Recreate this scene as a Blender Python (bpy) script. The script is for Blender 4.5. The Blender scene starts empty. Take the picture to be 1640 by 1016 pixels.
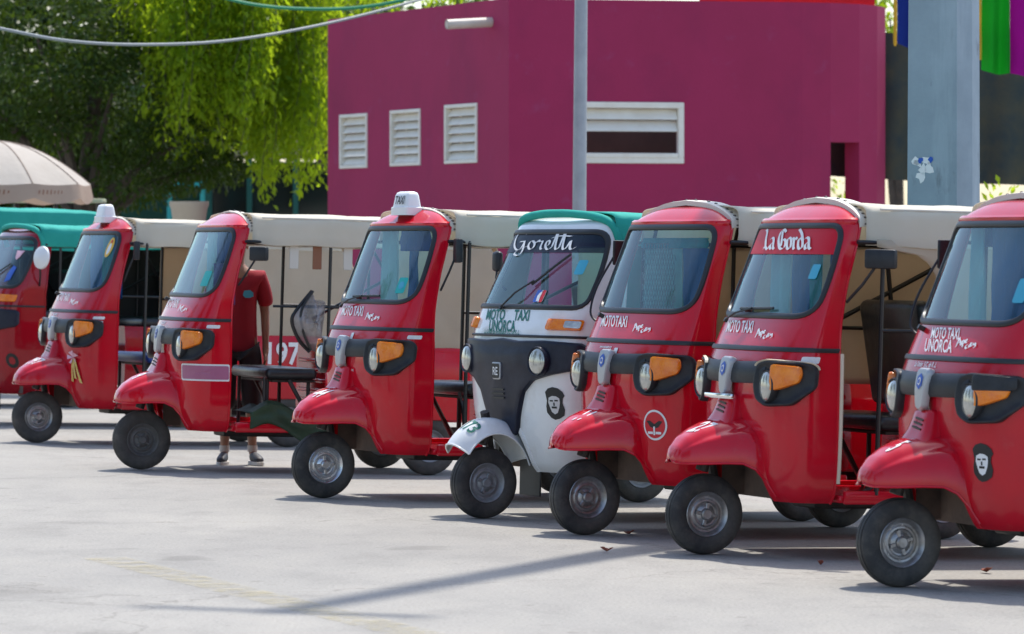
import bpy, bmesh, math, random
import numpy as np
from mathutils import Vector, Matrix, noise

random.seed(7)
rng = np.random.default_rng(7)
R = math.radians
scene = bpy.context.scene
col = scene.collection

# ------------------------------------------------------------------ camera, sky, sun, exposure
CAM_H = 1.68
cam_d = bpy.data.cameras.new('camera')
cam = bpy.data.objects.new('camera', cam_d)
col.objects.link(cam)
cam_d.sensor_width = 36.0
cam_d.lens = 36.0 * 7000 / 1640
cam_d.clip_end = 6000
cam_d.clip_start = 0.5
cam.location = (0, 0, CAM_H)
cam.rotation_euler = (R(90) - math.atan(115 / 7000), 0, 0)
cam_d.dof.use_dof = True
cam_d.dof.focus_distance = 27.0
cam_d.dof.aperture_fstop = 5.6
scene.camera = cam

SUN_EL, SUN_AZ = R(64), R(23)          # azimuth measured from +Y towards +X
world = bpy.data.worlds.new('World')
scene.world = world
world.use_nodes = True
wn = world.node_tree
bg = wn.nodes['Background']
sky = wn.nodes.new('ShaderNodeTexSky')
sky.sky_type = 'NISHITA'
sky.sun_disc = False
sky.sun_elevation = SUN_EL
sky.sun_rotation = SUN_AZ
sky.air_density = 1.0
sky.dust_density = 1.5
wn.links.new(sky.outputs[0], bg.inputs[0])
bg.inputs[1].default_value = 0.14

sun_d = bpy.data.lights.new('sun', 'SUN')
sun_d.energy = 2.6
sun_d.angle = R(0.6)
sun_d.color = (1.0, 0.95, 0.87)
sun = bpy.data.objects.new('sun', sun_d)
col.objects.link(sun)
to_sun = Vector((math.sin(SUN_AZ) * math.cos(SUN_EL), math.cos(SUN_AZ) * math.cos(SUN_EL), math.sin(SUN_EL)))
sun.rotation_euler = (-to_sun).to_track_quat('-Z', 'Y').to_euler()
sun.location = to_sun * 60

scene.view_settings.view_transform = 'Standard'
scene.view_settings.look = 'None'
scene.view_settings.gamma = 1.0
scene.view_settings.use_curve_mapping = False
scene.view_settings.exposure = 0.95
scene.cycles.max_bounces = 8
scene.cycles.transparent_max_bounces = 12

# ------------------------------------------------------------------ materials
def nodes_of(m):
    m.use_nodes = True
    nt = m.node_tree
    return nt, nt.nodes['Principled BSDF']

def mat(name, c, rough=0.5, metal=0.0, c2=None, scale=8.0, bump=0.0, bscale=60.0, coat=0.0, spec=0.5, detail=5.0, lo=0.35, hi=0.7, rvar=0.0):
    m = bpy.data.materials.new(name)
    nt, b = nodes_of(m)
    b.inputs['Base Color'].default_value = (*c, 1)
    b.inputs['Roughness'].default_value = rough
    b.inputs['Metallic'].default_value = metal
    b.inputs['Coat Weight'].default_value = coat
    b.inputs['Coat Roughness'].default_value = 0.06
    b.inputs['Specular IOR Level'].default_value = spec
    tc = nt.nodes.new('ShaderNodeTexCoord')
    if c2 is not None or rvar:
        n = nt.nodes.new('ShaderNodeTexNoise')
        n.inputs['Scale'].default_value = scale
        n.inputs['Detail'].default_value = detail
        n.inputs['Roughness'].default_value = 0.65
        nt.links.new(tc.outputs['Object'], n.inputs['Vector'])
        r = nt.nodes.new('ShaderNodeValToRGB')
        r.color_ramp.elements[0].position = lo
        r.color_ramp.elements[1].position = hi
        r.color_ramp.elements[0].color = (*c, 1)
        r.color_ramp.elements[1].color = (*(c2 or c), 1)
        nt.links.new(n.outputs[0], r.inputs[0])
        nt.links.new(r.outputs[0], b.inputs['Base Color'])
        if rvar:
            mr = nt.nodes.new('ShaderNodeMapRange')
            mr.inputs[3].default_value = rough - rvar
            mr.inputs[4].default_value = rough + rvar
            nt.links.new(n.outputs[0], mr.inputs[0])
            nt.links.new(mr.outputs[0], b.inputs['Roughness'])
    if bump:
        n2 = nt.nodes.new('ShaderNodeTexNoise')
        n2.inputs['Scale'].default_value = bscale
        n2.inputs['Detail'].default_value = 4
        nt.links.new(tc.outputs['Object'], n2.inputs['Vector'])
        bp = nt.nodes.new('ShaderNodeBump')
        bp.inputs['Strength'].default_value = bump
        bp.inputs['Distance'].default_value = 0.01
        nt.links.new(n2.outputs[0], bp.inputs['Height'])
        nt.links.new(bp.outputs[0], b.inputs['Normal'])
    return m

def cloth_mat(name, c, trans=0.35, c2=None, bscale=14.0):
    m = mat(name, c, 0.75, c2=c2 or c, scale=3.0, bump=0.5, bscale=bscale, spec=0.25)
    nt = m.node_tree
    b = nt.nodes['Principled BSDF']
    out = nt.nodes['Material Output']
    t = nt.nodes.new('ShaderNodeBsdfTranslucent')
    t.inputs[0].default_value = (*[x * 0.9 for x in c], 1)
    mx = nt.nodes.new('ShaderNodeMixShader')
    mx.inputs[0].default_value = trans
    nt.links.new(b.outputs[0], mx.inputs[1])
    nt.links.new(t.outputs[0], mx.inputs[2])
    nt.links.new(mx.outputs[0], out.inputs[0])
    return m

def glass_mat(name, tint, rough=0.02, ior=1.5, dirt=0.06):
    m = bpy.data.materials.new(name)
    nt, b = nodes_of(m)
    nt.nodes.remove(b)
    out = nt.nodes['Material Output']
    tr = nt.nodes.new('ShaderNodeBsdfTransparent')
    tr.inputs[0].default_value = (*tint, 1)
    gl = nt.nodes.new('ShaderNodeBsdfGlossy')
    gl.inputs['Roughness'].default_value = rough
    gl.inputs[0].default_value = (0.78, 0.96, 1.0, 1)
    fr = nt.nodes.new('ShaderNodeFresnel')
    fr.inputs[0].default_value = ior
    mx = nt.nodes.new('ShaderNodeMixShader')
    nt.links.new(fr.outputs[0], mx.inputs[0])
    nt.links.new(tr.outputs[0], mx.inputs[1])
    nt.links.new(gl.outputs[0], mx.inputs[2])
    # thin film of dust; its upright streaks stand in for reflections
    df = nt.nodes.new('ShaderNodeBsdfDiffuse')
    df.inputs[0].default_value = (0.42, 0.46, 0.45, 1)
    tc = nt.nodes.new('ShaderNodeTexCoord')
    mp = nt.nodes.new('ShaderNodeMapping')
    mp.inputs['Scale'].default_value = (9, 9, 1.6)
    nt.links.new(tc.outputs['Object'], mp.inputs[0])
    n = nt.nodes.new('ShaderNodeTexNoise')
    n.inputs['Scale'].default_value = 1.0
    n.inputs['Detail'].default_value = 5
    nt.links.new(mp.outputs[0], n.inputs['Vector'])
    mr = nt.nodes.new('ShaderNodeMapRange')
    mr.inputs[1].default_value = 0.35
    mr.inputs[2].default_value = 0.75
    mr.inputs[3].default_value = dirt * 0.3
    mr.inputs[4].default_value = dirt * 2.2
    nt.links.new(n.outputs[0], mr.inputs[0])
    m2 = nt.nodes.new('ShaderNodeMixShader')
    nt.links.new(mr.outputs[0], m2.inputs[0])
    nt.links.new(mx.outputs[0], m2.inputs[1])
    nt.links.new(df.outputs[0], m2.inputs[2])
    nt.links.new(m2.outputs[0], out.inputs[0])
    return m

def overlay(m, colour, scale, lo, hi, amount, stretch=(1, 1, 1), rough=None):
    nt = m.node_tree; b = nt.nodes['Principled BSDF']
    tc = nt.nodes.new('ShaderNodeTexCoord'); mp = nt.nodes.new('ShaderNodeMapping'); mp.inputs['Scale'].default_value = stretch
    n = nt.nodes.new('ShaderNodeTexNoise'); n.inputs['Scale'].default_value = scale; n.inputs['Detail'].default_value = 7; n.inputs['Roughness'].default_value = .65
    mr = nt.nodes.new('ShaderNodeMapRange'); mr.inputs[1].default_value = lo; mr.inputs[2].default_value = hi; mr.inputs[3].default_value = 0; mr.inputs[4].default_value = amount
    mx = nt.nodes.new('ShaderNodeMix'); mx.data_type = 'RGBA'; mx.inputs[7].default_value = (*colour, 1)
    src = b.inputs['Base Color'].links[0].from_socket
    oi = nt.nodes.new('ShaderNodeObjectInfo'); sc_ = nt.nodes.new('ShaderNodeVectorMath'); sc_.operation = 'SCALE'; sc_.inputs[0].default_value = (31, 17, 23)
    nt.links.new(oi.outputs['Random'], sc_.inputs['Scale']); nt.links.new(sc_.outputs[0], mp.inputs['Location'])
    nt.links.new(tc.outputs['Object'], mp.inputs[0]); nt.links.new(mp.outputs[0], n.inputs['Vector']); nt.links.new(n.outputs[0], mr.inputs[0]); nt.links.new(mr.outputs[0], mx.inputs[0])
    nt.links.new(src, mx.inputs[6]); nt.links.new(mx.outputs[2], b.inputs['Base Color'])
def paint_mat(name, c, c2, rough=0.10):
    m = mat(name, c, rough, c2=c2, scale=5, coat=0.22, rvar=0.04, lo=0.4, hi=0.75, bump=0.035, bscale=7, spec=0.32)
    return m

def leaf_mat(name, c, c2, trans, tcol, rough=0.45, spec=0.4):
    m = bpy.data.materials.new(name)
    nt, b = nodes_of(m)
    out = nt.nodes['Material Output']
    g = nt.nodes.new('ShaderNodeNewGeometry')
    r = nt.nodes.new('ShaderNodeValToRGB')
    r.color_ramp.elements[0].color = (*c, 1)
    r.color_ramp.elements[1].color = (*c2, 1)
    nt.links.new(g.outputs['Random Per Island'], r.inputs[0])
    nt.links.new(r.outputs[0], b.inputs['Base Color'])
    b.inputs['Roughness'].default_value = rough
    b.inputs['Specular IOR Level'].default_value = spec
    t = nt.nodes.new('ShaderNodeBsdfTranslucent')
    t.inputs[0].default_value = (*tcol, 1)
    mx = nt.nodes.new('ShaderNodeMixShader')
    mx.inputs[0].default_value = trans
    nt.links.new(b.outputs[0], mx.inputs[1])
    nt.links.new(t.outputs[0], mx.inputs[2])
    nt.links.new(mx.outputs[0], out.inputs[0])
    return m

M = {}
M['red'] = paint_mat('red_paint', (0.60, 0.004, 0.017), (0.54, 0.005, 0.019))
M['red_worn'] = paint_mat('red_paint_worn', (.52, .004, .016), (.46, .005, .018), .2)
M['red_faded'] = paint_mat('red_paint_faded', (.58, .006, .021), (.52, .007, .022), .17)
M['dark_red'] = paint_mat('dark_red_paint', (0.34, 0.004, 0.012), (0.28, 0.006, 0.014))
M['white_paint'] = paint_mat('white_paint', (0.78, 0.79, 0.78), (0.72, 0.73, 0.72))
for k_ in ('red', 'dark_red', 'red_worn', 'red_faded'): overlay(M[k_], (.42, .10, .09), 9, .58, .80, .30)
overlay(M['white_paint'], (.55, .5, .43), 8, .55, .8, .4)
M['black_plastic'] = mat('black_plastic', (0.016, 0.018, 0.022), 0.42, spec=.3, c2=(0.032, 0.034, 0.038), scale=12, bump=0.05, bscale=200)
M['navy_plastic'] = mat('navy_plastic', (0.010, 0.012, 0.024), 0.4, spec=.3, c2=(0.02, 0.024, 0.042), scale=10)
M['rubber'] = mat('rubber', (0.014, 0.015, 0.017), 0.45)
M['tyre'] = mat('tyre', (0.030, 0.029, 0.029), 0.7, c2=(0.12, 0.105, 0.088), scale=7, bump=0.2, bscale=120, lo=0.42, hi=0.82)
M['tyre_dusty'] = mat('tyre_dusty', (0.05, 0.046, 0.042), 0.8, c2=(0.12, 0.105, 0.09), scale=9, bump=0.2, bscale=120, lo=0.4, hi=0.8)
M['rim'] = mat('rim', (0.42, 0.42, 0.43), 0.38, 0.75, c2=(0.22, 0.2, 0.18), scale=14)
M['rim_bright'] = mat('rim_bright', (0.62, 0.63, 0.65), 0.25, 0.8, c2=(0.5, 0.5, 0.5), scale=14)
M['rim_dull'] = mat('rim_dull', (0.15, 0.145, 0.14), 0.6, 0.3, c2=(0.09, 0.085, 0.08), scale=14)
M['rim_grey'] = mat('rim_grey', (0.3, 0.31, 0.33), 0.5, 0.4, c2=(0.2, 0.2, 0.2), scale=14)
M['chrome'] = mat('chrome', (0.75, 0.76, 0.78), 0.12, 1.0)
M['silver'] = mat('silver', (0.42, 0.43, 0.45), 0.35, 0.4)
M['lens'] = mat('lens', (0.50, 0.50, 0.46), 0.12, 0.5, coat=1.0, c2=(0.34, 0.34, 0.31), scale=25)
M['orange'] = mat('orange_plastic', (0.93, 0.27, 0.006), 0.2, coat=0.3, c2=(0.72, 0.14, 0.004), scale=11, bump=.5, bscale=45)
M['cream'] = cloth_mat('cream_canvas', (0.83, 0.79, 0.68), 0.42, (0.78, 0.73, 0.61))
M['beige'] = cloth_mat('beige_canvas', (0.68, 0.57, 0.43), 0.36, (0.60, 0.50, 0.37), 6)
M['teal'] = cloth_mat('teal_canvas', (0.03, 0.42, 0.34), 0.25, (0.045, 0.48, 0.40))
M['hem'] = mat('hem_strip', (0.62, 0.58, 0.5), 0.6)
M['rivet'] = mat('rivet', (0.12, 0.11, 0.1), 0.4, 0.8)
M['tube'] = mat('black_tube', (0.012, 0.012, 0.013), 0.35)
M['vinyl'] = mat('black_vinyl', (0.016, 0.016, 0.018), 0.32, c2=(0.03, 0.03, 0.033), scale=6, bump=0.25, bscale=18)
M['well'] = mat('dirty_underside', (0.16, 0.11, 0.085), 0.85, c2=(0.07, 0.055, 0.05), scale=7, bump=0.3, bscale=30)
M['frame'] = mat('dark_frame', (0.02, 0.018, 0.018), 0.6, c2=(0.05, 0.04, 0.035), scale=8)
M['glass'] = glass_mat('windshield_glass', (0.56, 0.92, 0.90), ior=1.6, dirt=0.045)
M['film'] = mat('clear_film', (.30, .28, .29), .22, c2=(.12, .115, .125), scale=9, bump=.6, bscale=16, spec=.6)
M['film'].node_tree.nodes['Principled BSDF'].inputs['Alpha'].default_value = .78
M['strip_blue'] = glass_mat('blue_tint', (0.03, 0.09, 0.30), dirt=0.03)
M['strip_green'] = glass_mat('green_tint', (0.10, 0.45, 0.42), dirt=0.03)
M['strip_dark'] = mat('dark_visor_film', (.016, .02, .04), .35, spec=.15)
M['strip_dark'].node_tree.nodes['Principled BSDF'].inputs['Alpha'].default_value = .86
M['print_white'] = mat('white_print', (0.78, 0.77, 0.76), 0.5)
M['print_pink'] = mat('pink_print', (0.72, 0.42, 0.5), 0.5)
M['print_green'] = mat('green_print', (0.0, 0.15, 0.11), 0.5)
M['print_black'] = mat('black_print', (0.012, 0.012, 0.012), 0.5)
M['print_grey'] = mat('grey_print', (0.6, 0.6, 0.58), 0.5)
M['print_blue'] = mat('blue_print', (0.015, 0.09, 0.45), 0.4)
M['print_red'] = mat('red_print', (0.6, 0.01, 0.02), 0.5)
M['print_teal'] = mat('teal_print', (0.0, 0.38, 0.36), 0.5)
M['print_sky'] = mat('sky_print', (0.05, 0.36, 0.5), 0.5)
M['print_yellow'] = mat('yellow_print', (0.75, 0.45, 0.03), 0.5)
M['print_brown'] = mat('brown_print', (0.25, 0.1, 0.05), 0.6)
M['mauve_tape'] = mat('mauve_reflector', (0.36, 0.10, 0.19), 0.35, c2=(0.42, 0.14, 0.24), scale=3)
M['sign_white'] = mat('sign_white', (0.8, 0.8, 0.79), 0.35)

# ------------------------------------------------------------------ object helpers
def link(o, parent=None):
    col.objects.link(o)
    if parent:
        o.parent = parent
    return o

def tag(o, label=None, cat=None, group=None, kind=None):
    if label: o['label'] = label
    if cat: o['category'] = cat
    if group: o['group'] = group
    if kind: o['kind'] = kind
    return o

def empty(name, loc, rot=(0, 0, 0)):
    o = bpy.data.objects.new(name, None)
    o.empty_display_size = 0.3
    o.location = loc
    o.rotation_euler = rot
    col.objects.link(o)
    return o

class MB:
    def __init__(s):
        s.v = []; s.f = []
    def add(s, verts, faces):
        o = len(s.v)
        s.v.extend([tuple(p) for p in verts])
        s.f.extend([tuple(i + o for i in f) for f in faces])
        return s
    def box(s, c, size, rot=None):
        hx, hy, hz = [a / 2 for a in size]
        vs = [Vector((x, y, z)) for x in (-hx, hx) for y in (-hy, hy) for z in (-hz, hz)]
        if rot: vs = [rot @ p for p in vs]
        vs = [p + Vector(c) for p in vs]
        return s.add(vs, [(0, 1, 3, 2), (4, 6, 7, 5), (0, 4, 5, 1), (2, 3, 7, 6), (0, 2, 6, 4), (1, 5, 7, 3)])
    def rbox(s, c, size, bev=0.02, seg=2, rot=None):
        bm = bmesh.new()
        bmesh.ops.create_cube(bm, size=1)
        for v in bm.verts:
            v.co = Vector((v.co.x * size[0], v.co.y * size[1], v.co.z * size[2]))
        bmesh.ops.bevel(bm, geom=bm.edges[:] + bm.verts[:], offset=bev, segments=seg, affect='EDGES', profile=0.5)
        bm.verts.ensure_lookup_table()
        vs = [(rot @ v.co if rot else v.co) + Vector(c) for v in bm.verts]
        idx = {v: i for i, v in enumerate(bm.verts)}
        fs = [tuple(idx[v] for v in f.verts) for f in bm.faces]
        bm.free()
        return s.add(vs, fs)
    def tube(s, pts, r, seg=8, caps=True):
        pts = [Vector(p) for p in pts]
        n = len(pts)
        rs = r if isinstance(r, (list, tuple)) else [r] * n
        vs = []; fs = []
        prev = None
        for i, p in enumerate(pts):
            d = (pts[min(i + 1, n - 1)] - pts[max(i - 1, 0)]).normalized()
            if prev is None:
                a = d.orthogonal().normalized()
            else:
                a = (prev - d * prev.dot(d)).normalized()
            prev = a
            b = d.cross(a)
            for k in range(seg):
                t = 2 * math.pi * k / seg
                vs.append(p + (a * math.cos(t) + b * math.sin(t)) * rs[i])
        for i in range(n - 1):
            for k in range(seg):
                fs.append((i * seg + k, i * seg + (k + 1) % seg, (i + 1) * seg + (k + 1) % seg, (i + 1) * seg + k))
        if caps:
            fs.append(tuple(range(seg))[::-1])
            fs.append(tuple(range((n - 1) * seg, n * seg)))
        return s.add(vs, fs)
    def lathe(s, prof, c=(0, 0, 0), axis=(0, 1, 0), seg=40, close=False):
        ax = Vector(axis).normalized()
        a = ax.orthogonal().normalized(); b = ax.cross(a)
        vs = []; fs = []
        n = len(prof)
        for (r, h) in prof:
            for k in range(seg):
                t = 2 * math.pi * k / seg
                vs.append(Vector(c) + ax * h + (a * math.cos(t) + b * math.sin(t)) * r)
        for i in range(n - 1 if not close else n):
            j = (i + 1) % n
            for k in range(seg):
                fs.append((i * seg + k, i * seg + (k + 1) % seg, j * seg + (k + 1) % seg, j * seg + k))
        return s.add(vs, fs)
    def grid(s, P):
        n, m = len(P), len(P[0])
        vs = [p for row in P for p in row]
        fs = [(i * m + j, i * m + j + 1, (i + 1) * m + j + 1, (i + 1) * m + j) for i in range(n - 1) for j in range(m - 1)]
        return s.add(vs, fs)
    def mesh(s, name, m, smooth=True, angle=40):
        me = bpy.data.meshes.new(name)
        me.from_pydata(s.v, [], s.f)
        me.materials.append(M[m] if isinstance(m, str) else m)
        bm = bmesh.new(); bm.from_mesh(me)
        bmesh.ops.recalc_face_normals(bm, faces=bm.faces[:])
        bm.to_mesh(me); bm.free()
        if smooth:
            me.shade_smooth()
            try: me.set_sharp_from_angle(angle=R(angle))
            except Exception: pass
        me.update()
        return me
    def build(s, name, m, parent=None, smooth=True, angle=40):
        return link(bpy.data.objects.new(name, s.mesh(name, m, smooth, angle)), parent)

CACHE = {}
def part(name, key, fn, m, parent, smooth=True, angle=40, loc=None):
    """a child object whose mesh is built once and shared by every vehicle of the kind"""
    k = (name, key, m)
    if k not in CACHE:
        CACHE[k] = fn().mesh(name, m, smooth, angle)
    o = bpy.data.objects.new(name, CACHE[k])
    if loc: o.location = loc
    return link(o, parent)

def solid(o, t, off=0):
    md = o.modifiers.new('solidify', 'SOLIDIFY'); md.thickness = t; md.offset = off
    return o

def catmull(pts, n=6, closed=False):
    pts = [Vector(p) for p in pts]
    N = len(pts); out = []
    rngn = N if closed else N - 1
    for i in range(rngn):
        p0 = pts[(i - 1) % N] if closed or i > 0 else pts[0]
        p1 = pts[i]; p2 = pts[(i + 1) % N]
        p3 = pts[(i + 2) % N] if closed or i + 2 < N else pts[-1]
        for k in range(n):
            t = k / n
            out.append(0.5 * ((2 * p1) + (p2 - p0) * t + (2 * p0 - 5 * p1 + 4 * p2 - p3) * t * t + (3 * p1 - p0 - 3 * p2 + p3) * t ** 3))
    if not closed: out.append(pts[-1])
    return out

def fillet(pts, ds, n=6):
    """closed 2-D outline with corners rounded by distance d"""
    N = len(pts); out = []
    P = [Vector((*p, 0)) for p in pts]
    for i in range(N):
        d = ds if isinstance(ds, (int, float)) else ds[i]
        a, b, c = P[i - 1], P[i], P[(i + 1) % N]
        p = b + (a - b).normalized() * min(d, (a - b).length * 0.49)
        q = b + (c - b).normalized() * min(d, (c - b).length * 0.49)
        for k in range(n + 1):
            t = k / n
            w = (1 - t) ** 2 * p + 2 * t * (1 - t) * b + t * t * q
            out.append((w.x, w.y))
    return out

def resample(pts, N):
    P = np.array(pts + [pts[0]])
    L = np.concatenate([[0], np.cumsum(np.hypot(*np.diff(P, axis=0).T))])
    t = np.linspace(0, L[-1], N, endpoint=False)
    return list(zip(np.interp(t, L, P[:, 0]), np.interp(t, L, P[:, 1])))

def inside(p, poly):
    x, y = p; c = False
    j = len(poly) - 1
    for i in range(len(poly)):
        xi, yi = poly[i]; xj, yj = poly[j]
        if (yi > y) != (yj > y) and x < (xj - xi) * (y - yi) / (yj - yi) + xi: c = not c
        j = i
    return c

def text2d(s, size=1.0, bold=0.0, shear=0.0, xs=1.0, spacing=1.0):
    cu = bpy.data.curves.new('tmp_text', 'FONT')
    cu.body = s; cu.size = size; cu.offset = bold; cu.shear = shear
    cu.align_x = 'CENTER'; cu.align_y = 'CENTER'
    cu.space_character = spacing
    cu.resolution_u = 3
    o = bpy.data.objects.new('tmp_text', cu)
    col.objects.link(o)
    dg = bpy.context.evaluated_depsgraph_get(); dg.update()
    me = bpy.data.meshes.new_from_object(o.evaluated_get(dg))
    vs = [(v.co.x * xs, v.co.y) for v in me.vertices]
    fs = [tuple(p.vertices) for p in me.polygons]
    bpy.data.objects.remove(o); bpy.data.curves.remove(cu); bpy.data.meshes.remove(me)
    return vs, fs

def on_map(vf, fn):
    mb = MB(); vs, fs = vf
    mb.add([fn(a, b) for a, b in vs], fs)
    return mb

def nib(strokes, w, ang, scale=1.0, slant=0.0, centre=True, smooth=5):
    """broad-nib pen lettering: every stroke is a ribbon swept by a fixed nib"""
    vx, vy = w / 2 * math.cos(R(ang)), w / 2 * math.sin(R(ang))
    vs = []; fs = []; lay = []
    allp = [p for s in strokes for p in s]
    cx = (min(p[0] for p in allp) + max(p[0] for p in allp)) / 2 if centre else 0
    cy = (min(p[1] for p in allp) + max(p[1] for p in allp)) / 2 if centre else 0
    for li, s in enumerate(strokes):
        pts = catmull([(p[0], p[1], 0) for p in s], smooth) if smooth else [Vector((*p, 0)) for p in s]
        o = len(vs)
        for p in pts:
            x, y = p.x - cx, p.y - cy
            x += slant * y
            for sg in (-1, 1):
                vs.append(((x + sg * vx) * scale, (y + sg * vy) * scale)); lay.append(li)
        for i in range(len(pts) - 1):
            fs.append((o + 2 * i, o + 2 * i + 1, o + 2 * i + 3, o + 2 * i + 2))
    return vs, fs, lay

GORETTI = [[(.78, .80), (.66, .98), (.40, .97), (.14, .66), (.10, .26), (.30, .0), (.52, .08), (.66, .32), (.70, .44)],
           [(.45, .42), (.72, .44)], [(.70, .44), (.64, -.05), (.42, -.28), (.2, -.2), (.4, -.02), (.95, .22)],
           [(1.16, .46), (1.02, .42), (.93, .2), (1.02, .03), (1.18, .1), (1.25, .3), (1.16, .46), (1.22, .38), (1.4, .4)],
           [(1.38, .40), (1.45, .5), (1.5, .42), (1.64, .43), (1.56, .15), (1.6, .03), (1.74, .1)],
           [(1.72, .1), (1.95, .25), (2.0, .42), (1.9, .47), (1.8, .25), (1.87, .04), (2.0, .04), (2.16, .2)],
           [(2.14, .2), (2.4, .98), (2.3, .3), (2.3, .06), (2.38, .03), (2.52, .2)],
           [(2.50, .2), (2.76, 1.0), (2.65, .3), (2.65, .06), (2.73, .03), (2.86, .2)],
           [(2.1, .60), (2.5, .70), (3.0, .68)],
           [(2.84, .15), (3.0, .46), (2.96, .12), (3.03, .02), (3.2, .14)], [(3.02, .66), (3.08, .70)]]
LAGORDA = [[(.08, 1.0), (.2, .9), (.16, .5), (.2, .12), (.04, .02)], [(.04, .08), (.2, .12), (.4, -.02), (.56, .2)], [(.2, .9), (.36, 1.0)],
           [(.6, .5), (.7, .58), (.85, .5), (.85, .1), (.95, .0)], [(.85, .34), (.65, .26), (.62, .08), (.7, .0), (.85, .1)],
           [(1.78, .86), (1.62, 1.0), (1.38, .88), (1.25, .5), (1.35, .1), (1.55, .0), (1.76, .12), (1.78, .42), (1.62, .5)], [(1.52, .92), (1.48, .14)],
           [(2.07, .58), (1.94, .48), (1.94, .1), (2.07, .0), (2.21, .1), (2.21, .48), (2.07, .58)],
           [(2.32, .56), (2.42, .48), (2.42, .08), (2.5, .0)], [(2.42, .46), (2.54, .58), (2.64, .48)],
           [(2.78, 1.0), (2.96, .78), (3.04, .45), (3.04, .1), (2.9, .0), (2.76, .1), (2.76, .45), (2.9, .56), (3.04, .45)],
           [(3.2, .5), (3.3, .58), (3.46, .5), (3.46, .1), (3.58, .0)], [(3.46, .34), (3.26, .26), (3.22, .08), (3.3, .0), (3.46, .1)]]
APECITY = [[(0, 0), (.3, .5), (.5, .95), (.52, .4), (.5, .05), (.66, .1)], [(.15, .35), (.6, .42)],
           [(.7, .45), (.62, -.25)], [(.66, .3), (.8, .46), (.9, .3), (.8, .06), (.66, .1)],
           [(.98, .2), (1.15, .3), (1.1, .45), (.98, .3), (1.05, .06), (1.3, .2)],
           [(1.1, -.2), (.95, -.22), (.85, -.45), (.95, -.6), (1.15, -.52)], [(1.22, -.3), (1.18, -.55), (1.3, -.5)],
           [(1.42, -.1), (1.35, -.52), (1.48, -.5)], [(1.28, -.25), (1.6, -.22)], [(1.6, -.3), (1.6, -.5), (1.75, -.3), (1.68, -.7), (1.5, -.75)]]

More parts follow.
